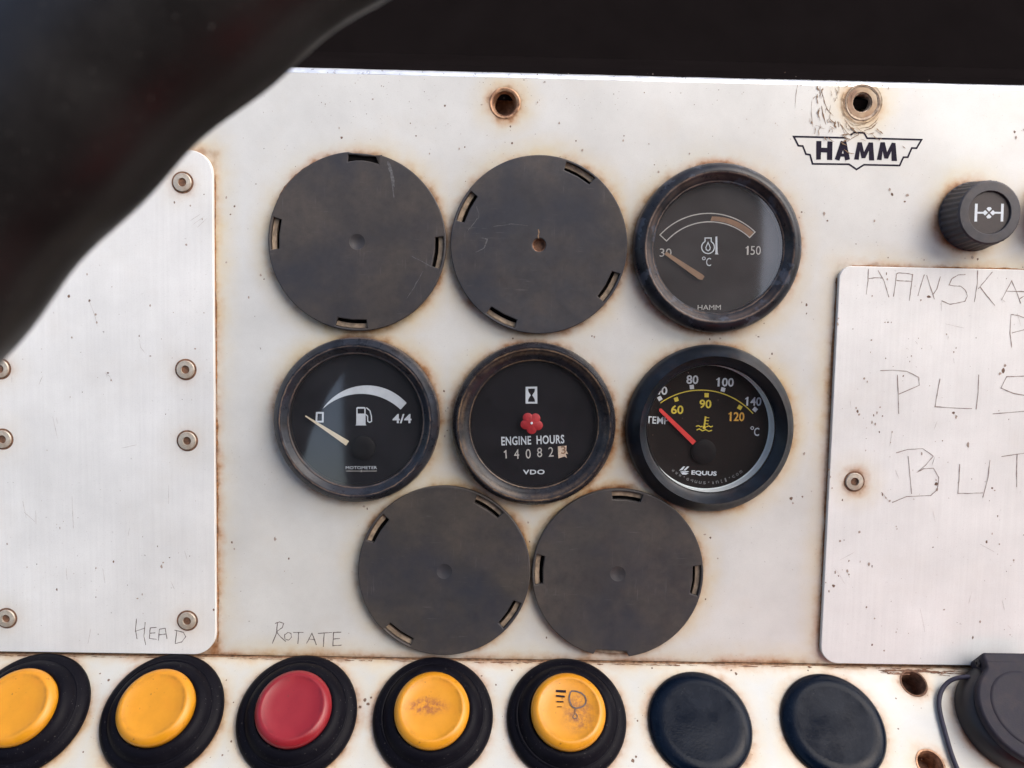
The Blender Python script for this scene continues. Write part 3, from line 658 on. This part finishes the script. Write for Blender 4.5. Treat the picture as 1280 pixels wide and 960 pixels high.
jug = [(405,447),(405,430),(436,430),(436,447)] + [(420+32*cos(a), 476+32*sin(a)) for a in [radians(-58+296*i/24) for i in range(25)]]
strokes('oil_can_symbol', [D(jug, *O, 4), D([(420,452),(409,478),(411,488),(420,494),(429,488),(431,478)], *O, 4)], [.36,.34], M['white_print'], e, z+.05, closed=(0,1))
decal('thermometer_symbol', [D([(457,424),(466,422),(468,504),(472,512),(454,512),(457,504)], *O, 4)], M['white_print'], e, z+.06)
gtext(e, D, z+.05, *O, 'HAMM', 426, 777, 114, 24, M['grey_print'], name='maker_lettering')
needle(e, D, z, *O, [(392,612),(402,622),(392,640),(374,636),(203,512),(212,498)], M['needle_tan'], None)

# fuel
bz = bezel_mat('worn_black_bezel_fuel', (.036,.042,.058), (.24,.17,.13), [(26.2,.30,.9), (23.7,.3,.6), (29.0,.4,.5)], .36, seed=2)
e, z, D = gauge('fuel', 'fuel gauge with pump symbol, its cream needle resting at empty', 29.2, 26.0, 23.4, bz, M['dial'], glass_mat('scuffed_glass', (.5,.55,.62), .03, 2.), deep=1.8)
O = (330, 410)
decal('scale_wedge', [D(arc3((293,405),(490,288),(713,375),24)+arc3((683,408),(520,331),(296,402),24), *O, 4)], M['white_print'], e, z+.03)
strokes('scale_number', [D([(264,424),(295,424),(294,468),(262,468)], *O, 4)], .62, M['white_print'], e, z+.05, closed=(0,))
gtext(e, D, z+.05, *O, '4/4', 690, 453, 94, 46, M['white_print'], name='scale_number', bold=2.0)
decal('pump_symbol', [D([(462,400),(467,395),(503,395),(508,400),(508,482),(512,487),(456,487),(461,482)], *O, 4)], M['white_print'], e, z+.05)
decal('pump_window', [D([(468,403),(502,403),(502,428),(468,428)], *O, 4)], M['dial'], e, z+.06)
strokes('pump_hose', [D([(512,398),(530,414),(537,440),(538,466),(528,472),(519,466),(518,440),(509,432)], *O, 4)], .38, M['white_print'], e, z+.07)
gtext(e, D, z+.05, *O, 'MOTOMETER', 487, 698, 154, 15, M['white_print'], name='maker_lettering')
strokes('maker_underline', [D([(411,715),(564,715)], *O, 4), D([(487,708),(486,722)], *O, 4)], .19, M['grey_print'], e, z+.06, step=.01)
needle(e, D, z, *O, [(425,566),(410,588),(206,442),(208,437)], M['needle_cream'], (495,600), 4.2)

# engine hours
bz = bezel_mat('worn_black_bezel_hours', (.030,.031,.040), (.24,.16,.10), [(26.6,.4,.9), (25.4,1.0,.35), (22.7,.25,.9), (29.0,.5,.4)], .32, seed=3)
e, z, D = gauge('hours', 'engine hours counter with hourglass symbol and red blob on its glass', 29.0, 26.4, 22.5, bz, M['dial'], glass_mat('clear_glass', (.5,.5,.52), .02, 3.))
O = (550, 410)
decal('hourglass_symbol', [D([(428,294),(486,293),(487,378),(428,378)], *O, 4)], M['white_print'], e, z+.03)
decal('hourglass_shape', [D([(440,303),(475,303),(473,318),(461,336),(473,355),(475,369),(440,369),(442,355),(454,336),(442,318)], *O, 4)], M['dial'], e, z+.04)
lob = [(458+ (41+15*abs(cos(2.5*(a-.35)))**.75+1.5*sin(2*a))*cos(a)*1.02, 475+(41+15*abs(cos(2.5*(a-.35)))**.75+1.5*sin(2*a))*sin(a)*.98) for a in [2*pi*i/90 for i in range(90)]]
q = D(lob, *O, 4, 2.4)
gz = 6.0-2.2-.1+.26
vs = [(*p, gz-.05) for p in q] + [(*p, gz+.12) for p in q]+[((p[0]*.9), (p[1]*.9), gz+.28) for p in q]
cq = D([(458,475)], *O, 4, 2.4)[0]
vs = [(*p, gz-.05) for p in q] + [(*p, gz+.10) for p in q] + [(cq[0]+(p[0]-cq[0])*.86, cq[1]+(p[1]-cq[1])*.86, gz+.3) for p in q] + [(*cq, gz+.34)]
n = len(q); fs = [(k*n+i, k*n+(i+1) % n, (k+1)*n+(i+1) % n, (k+1)*n+i) for k in (0, 1) for i in range(n)] + [(2*n+i, 2*n+(i+1) % n, 3*n) for i in range(n)]
link('red_seal', fix(mesh('red_seal', vs, fs)), M['red'], e, smooth=40)
lathe('centre_pin', [(.42, 0), (.4, .25), (0, .3)], M['white_print'], e, (*cq, gz+.3), 16)
for s, x, w in (('ENGINE', 381, 148), ('HOURS', 552, 138)):
    gtext(e, D, z+.05, *O, s, x, 566-(x-305)*.034, w, 44, M['white_print'], 1.9, name='title_word', bold=2.2, spacing=1.08)
strokes('counter_digit', [D([(320,622),(329,614),(331,652)], *O, 4)], .42, M['grey_print'], e, z+.05)
for i, (s, x, y) in enumerate((('4',383,630), ('0',441,629), ('8',498,622), ('2',555,619))):
    gtext(e, D, z+.05, *O, s, x, y, 13 if s == '1' else 25, 48, M['grey_print'], 2, name='counter_digit')
decal('counter_drum', [D([(589,592),(633,588),(631,612),(640,630),(628,628),(635,650),(622,642),(592,652)], *O, 4)], M['counter_white'], e, z+.04)
gtext(e, D, z+.08, *O, '3', 617, 610, 24, 40, M['tan_print'], 2, name='counter_digit', bold=1.5)
gtext(e, D, z+.05, *O, 'VDO', 469, 720, 108, 24, M['white_print'], .5, name='maker_lettering', bold=2.5, spacing=1.1)

# water temperature
bz = bezel_mat('rubbery_navy_bezel', (.016,.022,.034), (.05,.055,.07), [(29.6,.5,.3)], .42, seed=4)
e, z, D = gauge('water', 'coolant temperature gauge with yellow and white scales and red needle', 29.9, 25.5, 22.9, bz, M['dial_brown'], glass_mat('clean_glass', (.45,.4,.38), .02, 4.), wall=M['inner_wall'], round_=True, top=7.6)
O = (770, 410)
strokes('scale_arc', [D(arc3((222,375),(445,311),(685,428),40), *O, 4)], .36, M['yellow_print'], e, z+.04)
def sq(x, y, a, s=21): return [(x+s/2*sqrt(2)*cos(radians(a+45+90*i)), y+s/2*sqrt(2)*sin(radians(a+45+90*i))) for i in range(4)]
for x, y, a in ((219,352,-30), (379,295,-6), (535,308,14), (695,407,40)): decal('scale_mark', [D(sq(x, y, a), *O, 4)], M['white_print'], e, z+.05)
for x, y, a in ((301,357,-18), (453,336,2), (619,397,30)): decal('scale_mark', [D(sq(x, y, a), *O, 4)], M['yellow_print'], e, z+.05)
for s, x, y, w, h, mt in (('40',225,313,64,42,'white_print'), ('80',382,258,60,44,'white_print'), ('100',545,271,90,44,'white_print'), ('140',686,367,84,44,'white_print'), ('60',306,408,62,44,'yellow_print'), ('90',447,380,60,44,'yellow_print'), ('120',602,443,82,46,'amber_print')):
    gtext(e, D, z+.05, *O, s, x, y, w, h, M[mt], -1.5, name='scale_number', bold=2.0)
gtext(e, D, z+.05, *O, 'TEMP', 207, 461, 112, 36, M['white_print'], -3, bold=1.0)
gtext(e, D, z+.05, *O, 'C', 703, 519, 26, 42, M['white_print'], -2, name='unit_letter', bold=1.0)
c = D([(681,500)], *O, 4)[0]; strokes('degree_mark', [circle(*c, .5, 20)], .24, M['white_print'], e, z+.05, closed=(0,))
strokes('coolant_symbol', [D([(448,442),(441,492)], *O, 4), D([(446,447),(466,449)], *O, 4), D([(444,462),(464,464)], *O, 4), D([(442,478),(462,480)], *O, 4),
        D([(400,492),(412,488),(424,494),(432,490)], *O, 4), D([(452,494),(464,489),(474,495),(484,490)], *O, 4), D([(403,510),(416,504),(432,514),(448,508),(464,516),(480,511)], *O, 4)], [.6,.26,.26,.26,.36,.36,.36], M['yellow_print'], e, z+.05)
c = D([(441,497)], *O, 4)[0]; decal('coolant_bulb', [circle(*c, .6, 14)], M['yellow_print'], e, z+.09)
needle(e, D, z, *O, [(400,566),(383,584),(216,416),(217,404),(226,402)], M['needle_red'], (440,618), 4.4)
gtext(e, D, z+.05, *O, 'EQUUS', 440, 727, 128, 26, M['white_print'], -3, name='maker_lettering', bold=3)
decal('maker_emblem', [D([(316,712),(336,692),(346,692),(332,710)], *O, 4), D([(336,712),(356,692),(366,693),(348,712)], *O, 4), D([(318,716),(366,716),(355,722),(336,723)], *O, 4), D([(322,722),(364,726),(350,733),(332,732)], *O, 4)], M['white_print'], e, z+.05)
cc = D([(463,500)], *O, 4)[0]
s = 'www.equus-intl.com'
for i, ch in enumerate(s):
    if ch in '.-':
        a = radians(232+76*i/(len(s)-1)); decal('rim_letter', [circle(cc[0]+19.7*cos(a), cc[1]+19.7*sin(a), .2, 8)], M['faint_print'], e, z+.05); continue
    a = radians(232+76*i/(len(s)-1))
    text('rim_letter', ch, cc[0]+20.0*cos(a), cc[1]+20.0*sin(a), .5 if ch in 'itl' else .95, 1.0 if ch not in 'tl' else 1.4, M['faint_print'], e, z+.05, a+pi/2)

# ------------------------------------------------------------------ round blanking covers
def blank(i, centre_hole, slots, tint, label, dip):
    u, v = BL[i]; e = on_panel('blanking_cover', u, v); tag(e, label, 'blanking cover', 'round blanking covers of the panel')
    m = blank_mat('weathered_black_plastic_%d' % i, tint, i*1.3)
    out = circle(0, 0, R_BL, 120); holes = []
    for (a, kind) in slots:
        a = radians(a); hw = radians(10.8); ri, ro = 27.0, 29.9
        if kind == 'slot':
            # straight inner side, curved outer side
            p = [(ro*cos(a-hw+2*hw*k/10), ro*sin(a-hw+2*hw*k/10)) for k in range(11)]
            rc = ri/cos(hw)*.985
            p += [(rc*cos(a+hw*.98), rc*sin(a+hw*.98)), (ri*cos(a), ri*sin(a)), (rc*cos(a-hw*.98), rc*sin(a-hw*.98))]
            holes.append(p)
        elif kind == 'bowtie':
            t = Vector((cos(a), sin(a))); s_ = Vector((-sin(a), cos(a)))
            holes.append([tuple(t*y+s_*x) for x, y in ((-5.3,30.2-.5), (-2.5,29.5), (0,29.3), (2.5,29.5), (5.3,29.4), (5.3,27.0), (2.5,27.7), (0,27.9), (-2.5,27.7), (-5.3,27.2))])
            out = [(p[0], p[1]) if abs((Vector(p).angle(t))) > .16 or p[1] < 0 else (p[0]*.983, p[1]*.983) for p in out]
        else:
            t = Vector((cos(a), sin(a))); s_ = Vector((-sin(a), cos(a)))
            n2 = []
            for p in out:
                x = Vector(p).dot(s_); y = Vector(p).dot(t)
                if y > 0 and abs(x) < 5.4: continue
                n2.append(p)
            k = max(range(len(n2)), key=lambda j: (Vector(n2[j])-Vector(n2[j-1])).length)
            n2 = n2[k:]+n2[:k]
            out = n2 + [tuple(t*28.3+s_*-5.4) if Vector(n2[-1]).dot(s_) < 0 else tuple(t*28.3+s_*5.4), tuple(t*28.3+s_*5.4) if Vector(n2[-1]).dot(s_) < 0 else tuple(t*28.3+s_*-5.4)]
    if centre_hole: holes.append(circle(0, 0, 2.3, 24))
    else: holes.append(circle(.0, 0, 2.4, 24))
    plate('disc', [out]+holes, 2.4, .35, m, e, (0,0,2.9))
    if centre_hole:
        lathe('centre_hole', [(2.4, 2.75), (2.0, 2.2), (1.9, 1.0), (0, .9)], M['rust_ring'], e, (0,0,0), 28)
        strokes('crack', [[(-.2, 2.2), (-.4, 3.2), (-.1, 4.3), (-.4, 5.4)]], .35, M['scratch_brown'], e, 2.93)
    else:
        lathe('centre_dimple', [(2.55, 2.86), (2.3, 2.8), (1.6, 2.84-dip*.3), (.8, 2.84-dip*.5), (0, 2.84-dip*.55)], m, e, (0,0,0), 32, 50)
    lathe('flange', [(29.7, .1), (29.7, 1.7), (28.2, 1.5), (28.1, .1)], M['tan_lip'], e, (0,0,0), 72, 30)
    lathe('inner_cup', [(28.05, .62), (28.0, .15), (0, .15)], M['cavity'], e, (0,0,0), 72, 30)  # black disc painting the darkness of a bore that is not cut
    return e
strokes('rust_flake', [[(BL[0][0]+31.3*cos(radians(a)), BL[0][1]+31.3*sin(radians(a))) for a in range(124, 158, 2)]], 1.3, M['rust_ring'], panel, .12, taper=True, rough=.3)
b1 = blank(0, False, [(86,'bowtie'), (175.5,'slot'), (-6,'slot'), (-93.5,'slot')], (0.0607, 0.0534, 0.0497), 'black round blanking cover with torn top slot, upper one furthest from the oil temperature gauge', 1.1)
b2 = blank(1, True, [(62,'slot'), (154,'slot'), (-29,'slot'), (-116,'slot')], (0.046, 0.0478, 0.057), 'black round blanking cover with cracked centre hole, directly above the engine hours counter', 1.0)
b3 = blank(2, False, [(57,'slot'), (148,'slot'), (-33,'slot'), (-124,'slot')], (0.0534, 0.0478, 0.0423), 'black round blanking cover low between fuel gauge and hours counter, slots set diagonally', .8)
b4 = blank(3, False, [(85,'slot'), (178,'slot'), (-4,'slot'), (-93,'notch')], (0.0552, 0.0515, 0.0497), 'black round blanking cover with open notch at its bottom, below the coolant gauge', .8)
def scuffs(lines, w, mat, parent, z, **k):
    for i, l in enumerate(lines): strokes('scuff_mark', [l], w[i] if isinstance(w, list) else w, mat, parent, z+.01*i, **k)
M['pale_scuff'] = simple('pale_scuff', (.095,.095,.10), .7, var=.5, nscale=1600, bump=0)
scuffs([subdivide([(10.3,27.5),(11.6,24),(12.6,15.5)], 5, .15), subdivide([(10.8,27.3),(12.2,23),(12.7,19)], 5, .15), subdivide([(19,-4.5),(24,-7),(27,-8.4)], 5, .1), subdivide([(23,-9.5),(20,-15),(17.5,-19)], 5, .1)], [.7,.5,.3,.25], M['pale_scuff'], b1, 2.92, taper=True, rough=.5)
decal('packed_dirt', [[(28.6*cos(radians(86))+dx, 28.6*sin(radians(86))+dy) for dx, dy in ((-6.3,-2.2), (6.3,-2.2), (6.3,1.5), (2,1.1), (-2,1.2), (-6.3,1.6))]], M['cavity'], b1, 1.85)  # black patch that paints the shade inside the torn slot
scuffs([subdivide([(-22,13),(-21,9),(-23.5,6),(-25,4)], 4, .2), subdivide([(-22,-3),(-19,-1.5),(-18,1.5),(-20,2)], 4, .1), subdivide([(-16,6),(-10,7),(-4,6.5)], 4, .1)], [.22,.35,.2], M['pale_scuff'], b2, 2.92, taper=True, rough=.5)
0 and scuffs([subdivide([(-22,11),(-18,12),(-12,14)], 4, .2), subdivide([(10,10),(15,4),(19,-3)], 4, .2), subdivide([(-10,-20),(0,-18),(9,-19)], 4, .2)], .22, M['pale_scuff'], b3, 2.92, taper=True, rough=.5)
0 and scuffs([subdivide([(19,14),(23,8),(26,2)], 4, .2), subdivide([(-20,18),(-12,22),(-3,23)], 4, .2), subdivide([(-4,-22),(0,-24),(3,-22)], 4, .2)], .22, M['pale_scuff'], b4, 2.92, taper=True, rough=.5)

# ------------------------------------------------------------------ ribbed knobs
def knob(pos, label, body, face, symbol=True, rust_=False):
    e = on_panel('knob', *pos); tag(e, label, 'knob', 'ribbed knobs of the panel')
    NR = 34
    def wob(r, z, a):
        if 0.9 < z < 9.6 and r > 9.6: return (r - .38*(.5+.5*cos(NR*a)), z)
        return (r, z)
    lathe('grip', [(10.5, 0), (12.0, .1), (12.15, .9), (12.05, 1.0), (11.5, 5), (10.95, 9.4), (10.75, 9.7), (10.2, 10.1), (7.4, 10.15), (7.2, 9.95), (7.15, 9.2)], body, e, (0,0,0), NR*8, 35, wob=wob)
    f = lathe('face_disc', [(7.14, 9.25), (7.05, 9.45), (0, 9.45)], face, e, (0,0,0), 64, 30)
    if symbol:
        s = .98; z = 9.47
        polys = [[(-4.95,-3.0),(-4.0,-3.05),(-4.0,3.1),(-4.95,3.1)], [(4.25,-3.0),(5.15,-3.0),(5.15,3.1),(4.2,3.1)], [(-4.0,-.32),(-1.5,-.32),(-1.5,.32),(-4.0,.32)], [(1.6,-.32),(4.2,-.32),(4.2,.32),(1.6,.32)]]
        for k in range(4):
            a = k*pi/2+.0; t = [(.38,0),(1.35,.92),(1.9,.45),(1.95,-.45),(1.35,-.92)]
            polys.append([(.05+p[0]*cos(a)-p[1]*sin(a), p[0]*sin(a)+p[1]*cos(a)) for p in t])
        d = decal('differential_symbol', [[(p[0]*s, p[1]*s) for p in q] for q in polys], M['white_print'], f, z); d.rotation_euler = (0,0,ROLL)
    return e
knob(K1, 'ribbed charcoal knob with white axle symbol, above the cover plate', M['knob'], M['knob_face'])
knob(K2, 'rusty brown ribbed knob cut off by the photo edge, beside the axle knob', M['knob_rust'], M['knob_rust'], False)

# ------------------------------------------------------------------ the button strip
BT = [(34.5,892.5), (204.5,893.5), (372,895), (541.5,896.5), (708,898)]
BTP = [S(*q) for q in BT]; PLP = [S(874.5,905.5), S(1040.5,908)]
SOK = S(1262, 899)
HS = [S(1142,854), S(1163,955)]
circ = [(x, y, 20.4) for x, y in BTP] + [(x, y, 17.9) for x, y in PLP] + [(*SOK, 18.5)] + [(*HS[0], 4.6), (*HS[1], 4.6)]
M['strip'] = sheet_material('white_painted_strip', (.57,.59,.58), circ, [(PX0, -.4, PX1, 4)], brush=(.3,1,1), brush_amt=.04, metal=.0, rough=.34, tan=1.05, edge=1.0, seed=5.0, blotch_amt=.2, coat=.3)
strip = plate('button_strip', [[(PX0, -62), (PX1, -62), (PX1, -.45), (PX0, -.45)], circle(*HS[0], 4.2), circle(*HS[1], 4.2)], 2.0, .2, M['strip'])
strip.rotation_euler = STRIP_ROT; strip.location = (0, 0, SEAM_V)
tag(strip, 'white painted sloping strip that carries the row of push buttons', 'panel')
for i, (hx, hy) in enumerate(HS):
    lathe('bored_hole', [(4.9, .04), (4.75, .18), (4.25, .1), (4.0, -.8), (3.75, -2.2), (3.7, -9), (0, -9.1)], M['rust_ring'] if i == 0 else M['copper'], strip, (hx, hy, 0), 40, 30)
lis = []
for (x, y, r) in [(456,875,3.4),(460,880,3),(450,884,2.6),(464,872,2),(125,842,1.5),(136,850,2),(620,856,1.6),(602,845,1.6),(797,901,1.5),(914,838,2),(920,842,2.4),(1077,870,1.5),(1123,911,1.5),(1120,873,1.4),(791,951,3),(795,946,2),(1010,838,1.3),(283,850,1.3),(289,927,1.8),(278,944,1.6),(104,940,1.4),(292,878,1.3),(640,838,1.8),(815,835,1.6)]:
    u, v = S(x, y); lis.append(blob(u, v, r*.25))
for k in range(120):
    u, v = S(random.uniform(0, 1280), random.uniform(835, 960)); lis.append(blob(u, v, random.uniform(.07, .2), 6))
decal('corrosion_specks', lis, M['speck'], strip, .02, .0004)['kind'] = 'stuff'
vs = []; N_ = 300
for i in range(N_+1):
    x = PX0+(PX1-PX0)*i/N_
    vs += [(x, -1.2, -.55+random.uniform(-.12, .12)), (x, -.2, -.02+random.uniform(-.15, .12)), (x, .6, -.5)]
link('seam_dirt', fix(mesh('seam_dirt', vs, [(3*i+j, 3*i+3+j, 3*i+4+j, 3*i+1+j) for i in range(N_) for j in (0, 1)])), M['seam_dirt'], strip)
# flaked paint along the seam
fl = []
x = PX0
while x < PX1:
    w = random.uniform(1.5, 8); fl.append(subdivide([(x, -1.0+random.uniform(-.1, .15)), (x+w, -1.0+random.uniform(-.15, .1))], 6, .12)); x += w+random.uniform(0, 9)
strokes('seam_grime', fl, [random.uniform(.15, .5) for _ in fl], M['rust_ring'], strip, .03, taper=True, rough=.6)['kind'] = 'stuff'
fl = []
u0 = P(1085, 829)[0]
for k in range(26):
    a = u0+random.uniform(0, 34); w = random.uniform(2, 9); yy = -1.2-random.uniform(0, 2.0)
    fl.append(subdivide([(a, yy), (a+w, yy+random.uniform(-.5, .5))], 6, .12))
strokes('flaked_paint_marks', fl, [random.uniform(.15, .55) for _ in fl], M['rust_ring'], strip, .06, taper=True, rough=.7)['kind'] = 'stuff'

BW = [None, None, None, None, None]
BLAB = ['yellow push button at the end of the row, cut off by the photo edge', 'yellow clean push button below the HEAD scratching, beside the red button',
        'red push button in black rubber boot below the ROTATE scratching', 'yellow push button with brown worn patch, between red button and lamp button', 'yellow push button with dark headlamp symbol and smudges']
BM = ['cap_yellow', 'cap_yellow', 'cap_red', 'cap_yellow_worn', 'cap_yellow_smudge']
TL = [(1.2, 30), (1.0, 215), (.8, 80), (.3, 0), (.3, 0)]
for i, (u, v) in enumerate(BTP):
    e = on_strip('push_button', u, v); tag(e, BLAB[i], 'push button', 'push buttons in rubber boots')
    ph = random.uniform(0, 6)
    def wob(r, z, a, ph=ph, i=i):
        return (r*(1+.006*sin(2*a+ph)), z*(1+.05*sin(a+ph)+.025*sin(3*a+ph)) if z > .5 else z)
    lathe('rubber_boot', [(19.5, 0), (20.3, .15), (20.7, .9), (20.4, 1.9), (19.4, 2.9), (18.2, 3.5), (17.4, 3.7), (17.1, 3.9), (16.6, 4.8), (15.6, 6.1), (14.4, 6.9), (13.4, 7.1), (12.7, 6.8), (12.2, 5.6)], M['boot'], e, (0,0,0), 96, 50, wob=wob)
    # shallow fold in the rubber
    lathe('boot_fold', [(17.9, 3.35), (17.6, 3.75), (17.3, 3.85), (17.0, 3.7)], M['boot'], e, (0,0,.12), 96, 60, wob=lambda r, z, a, ph=ph: (r*(1+.006*sin(2*a+ph)), z+.25*sin(a*2+ph)))
    cp_ = lathe('cap', [(12.3, 5.2), (12.55, 6.2), (12.75, 8.0), (12.6, 8.8), (12.1, 9.5), (11.2, 10.35), (10.5, 10.6), (10.0, 10.5), (9.4, 10.2), (6, 9.95), (0, 9.85)], M[BM[i]], e, (0,0,0), 96, 55)
    cp_.rotation_euler = (radians(TL[i][0])*cos(radians(TL[i][1])), radians(TL[i][0])*sin(radians(TL[i][1])), 0)
    if i == 4:
        def C(pts): return [tuple(a-b for a, b in zip(S(640+p[0]/8, 840+p[1]/8, 10.0), (u, v))) for p in pts]
        strokes('headlamp_symbol', [C([(584,202),(600,190),(640,193),(690,208),(727,240),(741,280),(735,315),(712,342),(680,356),(640,362),(608,352),(588,322),(576,285),(573,245)])], .5, M['scratch_dark'], cp_, 10.16, closed=(0,))
        strokes('headlamp_rays', [C([(440,190),(540,195)]), C([(440,238),(528,246)]), C([(445,296),(515,298)]), C([(450,348),(500,348)])], [.75,.6,.42,.22], M['dark_print'], cp_, 10.2, rough=.1)
        strokes('lever_symbol', [C([(632,362),(630,410)]), C([(618,425),(608,455),(625,465),(650,458),(655,440),(640,415)])], .28, M['scratch_dark'], cp_, 10.1, closed=(1,))
for i, (u, v) in enumerate(PLP):
    e = on_strip('blanking_plug', u, v)
    tag(e, ['domed blue-black plug beside the headlamp button', 'domed blue-black plug beside the bored hole and flap socket'][i], 'plug', 'domed plugs in the button strip')
    lathe('dome', [(17.5, 0), (17.95, .2), (18.0, .8), (17.6, 1.5), (16.7, 2.3), (15.2, 2.9), (13.8, 3.1), (12.4, 3.1), (11.0, 3.0), (6, 3.1), (0, 3.15)], M['plug'], e, (0,0,0), 96, 60)

# ------------------------------------------------------------------ socket with hinged flap, and its cord
e = on_strip('socket', *SOK); tag(e, 'black round socket with closed hinged flap at the corner of the strip', 'socket')
lathe('socket_ring', [(18.2, 0), (18.6, .4), (18.6, 3.5), (17.9, 5.5), (16.8, 7.5), (15.5, 8.2), (14, 8.3), (0, 8.3)], M['dark_plastic'], e, (0,0,0), 80, 35)
pts = [(17.4*cos(radians(a)), 17.4*sin(radians(a))-1.0) for a in range(-230, 51, 5)]
pts = pts + [(9.8, 14.0), (9.2, 16.6), (-9.2, 16.6), (-9.6, 14.0)]
fl = plate('flap', [pts], 3.4, .9, M['flap'], e, (1.2, 0, 11.8), res=3)
lathe('flap_dish', [(13.2, 0), (12.9, .25), (12.2, .3), (11.5, .18), (0, .12)], M['flap'], fl, (0, -.5, .0), 72, 50)
hb = [(-9.4, 14.2), (9.4, 14.2), (9.4, 22.2), (-9.4, 22.2)]
plate('hinge_block', [rrect(-9.6, 12.6, 9.6, 19.4, (.8,.8,1.6,1.6))], 9.8, 1.1, M['flap'], e, (1.2, 0, 11.7), res=3)
hp = lathe('hinge_pin', [(1.3, 0), (1.3, .5), (1.0, .7), (.5, .7), (.45, .3), (0, .3)], M['dark_plastic'], e, (0,0,0), 24)
hp.rotation_euler = (0, radians(-90), 0); hp.location = Vector((-8.5, 16.6, 8.0))*MM
cpz = [(1212,846,6),(1196,846,5),(1182,853,2.5),(1174,868,1.4),(1173,885,1.2),(1180,910,1.2),(1188,940,1.2),(1197,962,1.2),(1206,985,1.2),(1222,1010,1.2)]
cd = [(*S(x, y, h), h) for x, y, h in cpz]
co = tube('tether_cord', cd, .78, M['cord'])
co.rotation_euler = STRIP_ROT; co.location = (0, 0, SEAM_V)
tag(co, 'thin navy cord looping from the socket hinge down the strip', 'cord')
cpz = [(1262,846,6),(1280,846,5),(1300,850,3),(1320,868,1.4),(1330,900,1.2)]
co = tube('tether_cord', [(*S(x, y, h), h) for x, y, h in cpz], .78, M['cord'])
co.rotation_euler = STRIP_ROT; co.location = (0, 0, SEAM_V)
tag(co, 'short bit of navy cord beyond the socket flap at the photo edge', 'cord')

# ------------------------------------------------------------------ steering wheel, close to the lens
WD = .118
wc = cam_loc + (CW @ Vector(((1630-640)/F, -(1700-480)/F, -1)))*WD
R0 = 2186/F*WD + .0022; R1 = .0170
vs, fs = [], []
NS, NT = 720, 40
for i in range(NS):
    a = 2*pi*i/NS
    g = .5+.5*cos(round(2*pi*R0/.029)*a+1.2)
    for j in range(NT):
        t = 2*pi*j/NT
        inn = max(0, -cos(t))          # towards the hub
        r = R1*(1-.055*inn*(1-g))
        vs.append((((R0+r*cos(t))*cos(a))/MM, ((R0+r*cos(t))*sin(a))/MM, r*sin(t)/MM))
for i in range(NS):
    for j in range(NT):
        k, l = (i+1) % NS, (j+1) % NT
        fs.append((i*NT+j, k*NT+j, k*NT+l, i*NT+l))
wh = link('steering_wheel', mesh('steering_wheel', vs, fs), M['wheel'], smooth=60)
wh.matrix_world = Matrix.Translation(wc) @ CW.to_4x4()
tag(wh, 'blurred black steering wheel rim with finger grips crossing the corner', 'steering wheel')

# ------------------------------------------------------------------ behind and below the lens: unseen pads added for reflections and red bounce
M['seat_vinyl'] = simple('black_seat_vinyl', (.018,.016,.017), .5, var=.2, nscale=40)
M['red_vinyl'] = simple('red_cushion_vinyl', (.55,.03,.03), .7, var=.15, nscale=40)
def pad(name, sx, sy, sz, mat, parent, loc, rot=(0,0,0)):
    """a stuffed block, edges drawn in"""
    n = 12; vs, fs = [], []
    bm = bmesh.new(); bmesh.ops.create_cube(bm, size=1.0)
    bmesh.ops.subdivide_edges(bm, edges=bm.edges, cuts=n, use_grid_fill=True)
    for v in bm.verts:
        x, y, z = v.co*2
        k = 1/(abs(x)**6+abs(y)**6+abs(z)**6)**(1/6)
        m = (1-abs(x)**4)*(1-abs(y)**4)
        v.co = Vector((x*k*sx/2*MM, y*k*sy/2*MM, z*k*(sz/2+8*m)*MM))
    me = bpy.data.meshes.new(name); bm.to_mesh(me); bm.free()
    o = link(name, me, mat, parent, loc, 0, 60); o.rotation_euler = rot; return o
st = bpy.data.objects.new('operator_seat', None); COL.objects.link(st); st.location = (.05, -.82, -.50)  # unseen seat shape, added so the glasses mirror something dark
tag(st, 'black vinyl operator seat facing the instrument panel', 'seat')
pad('backrest', 600, 90, 800, M['seat_vinyl'], st, (20, 0, 440), (radians(-6), 0, 0))
pad('seat_base', 600, 480, 110, M['seat_vinyl'], st, (0, 230, 0))
pad('armrest', 230, 300, 330, M['seat_vinyl'], st, (385, 60, 330))  # added to keep the coolant glass reflection dark
cu_ = pad('seat_cushion', 220, 200, 70, M['red_vinyl'], None, (205, -180, -206))  # unseen red pad, added to throw red light up at the panel
tag(cu_, 'red vinyl cushion lying in front of the console', 'cushion')

# lean the whole console back as it stands in the machine
bpy.context.view_layer.update()
for o in list(scene.objects):
    if o.parent is None and o.type != 'LIGHT': o.matrix_world = LEAN @ o.matrix_world
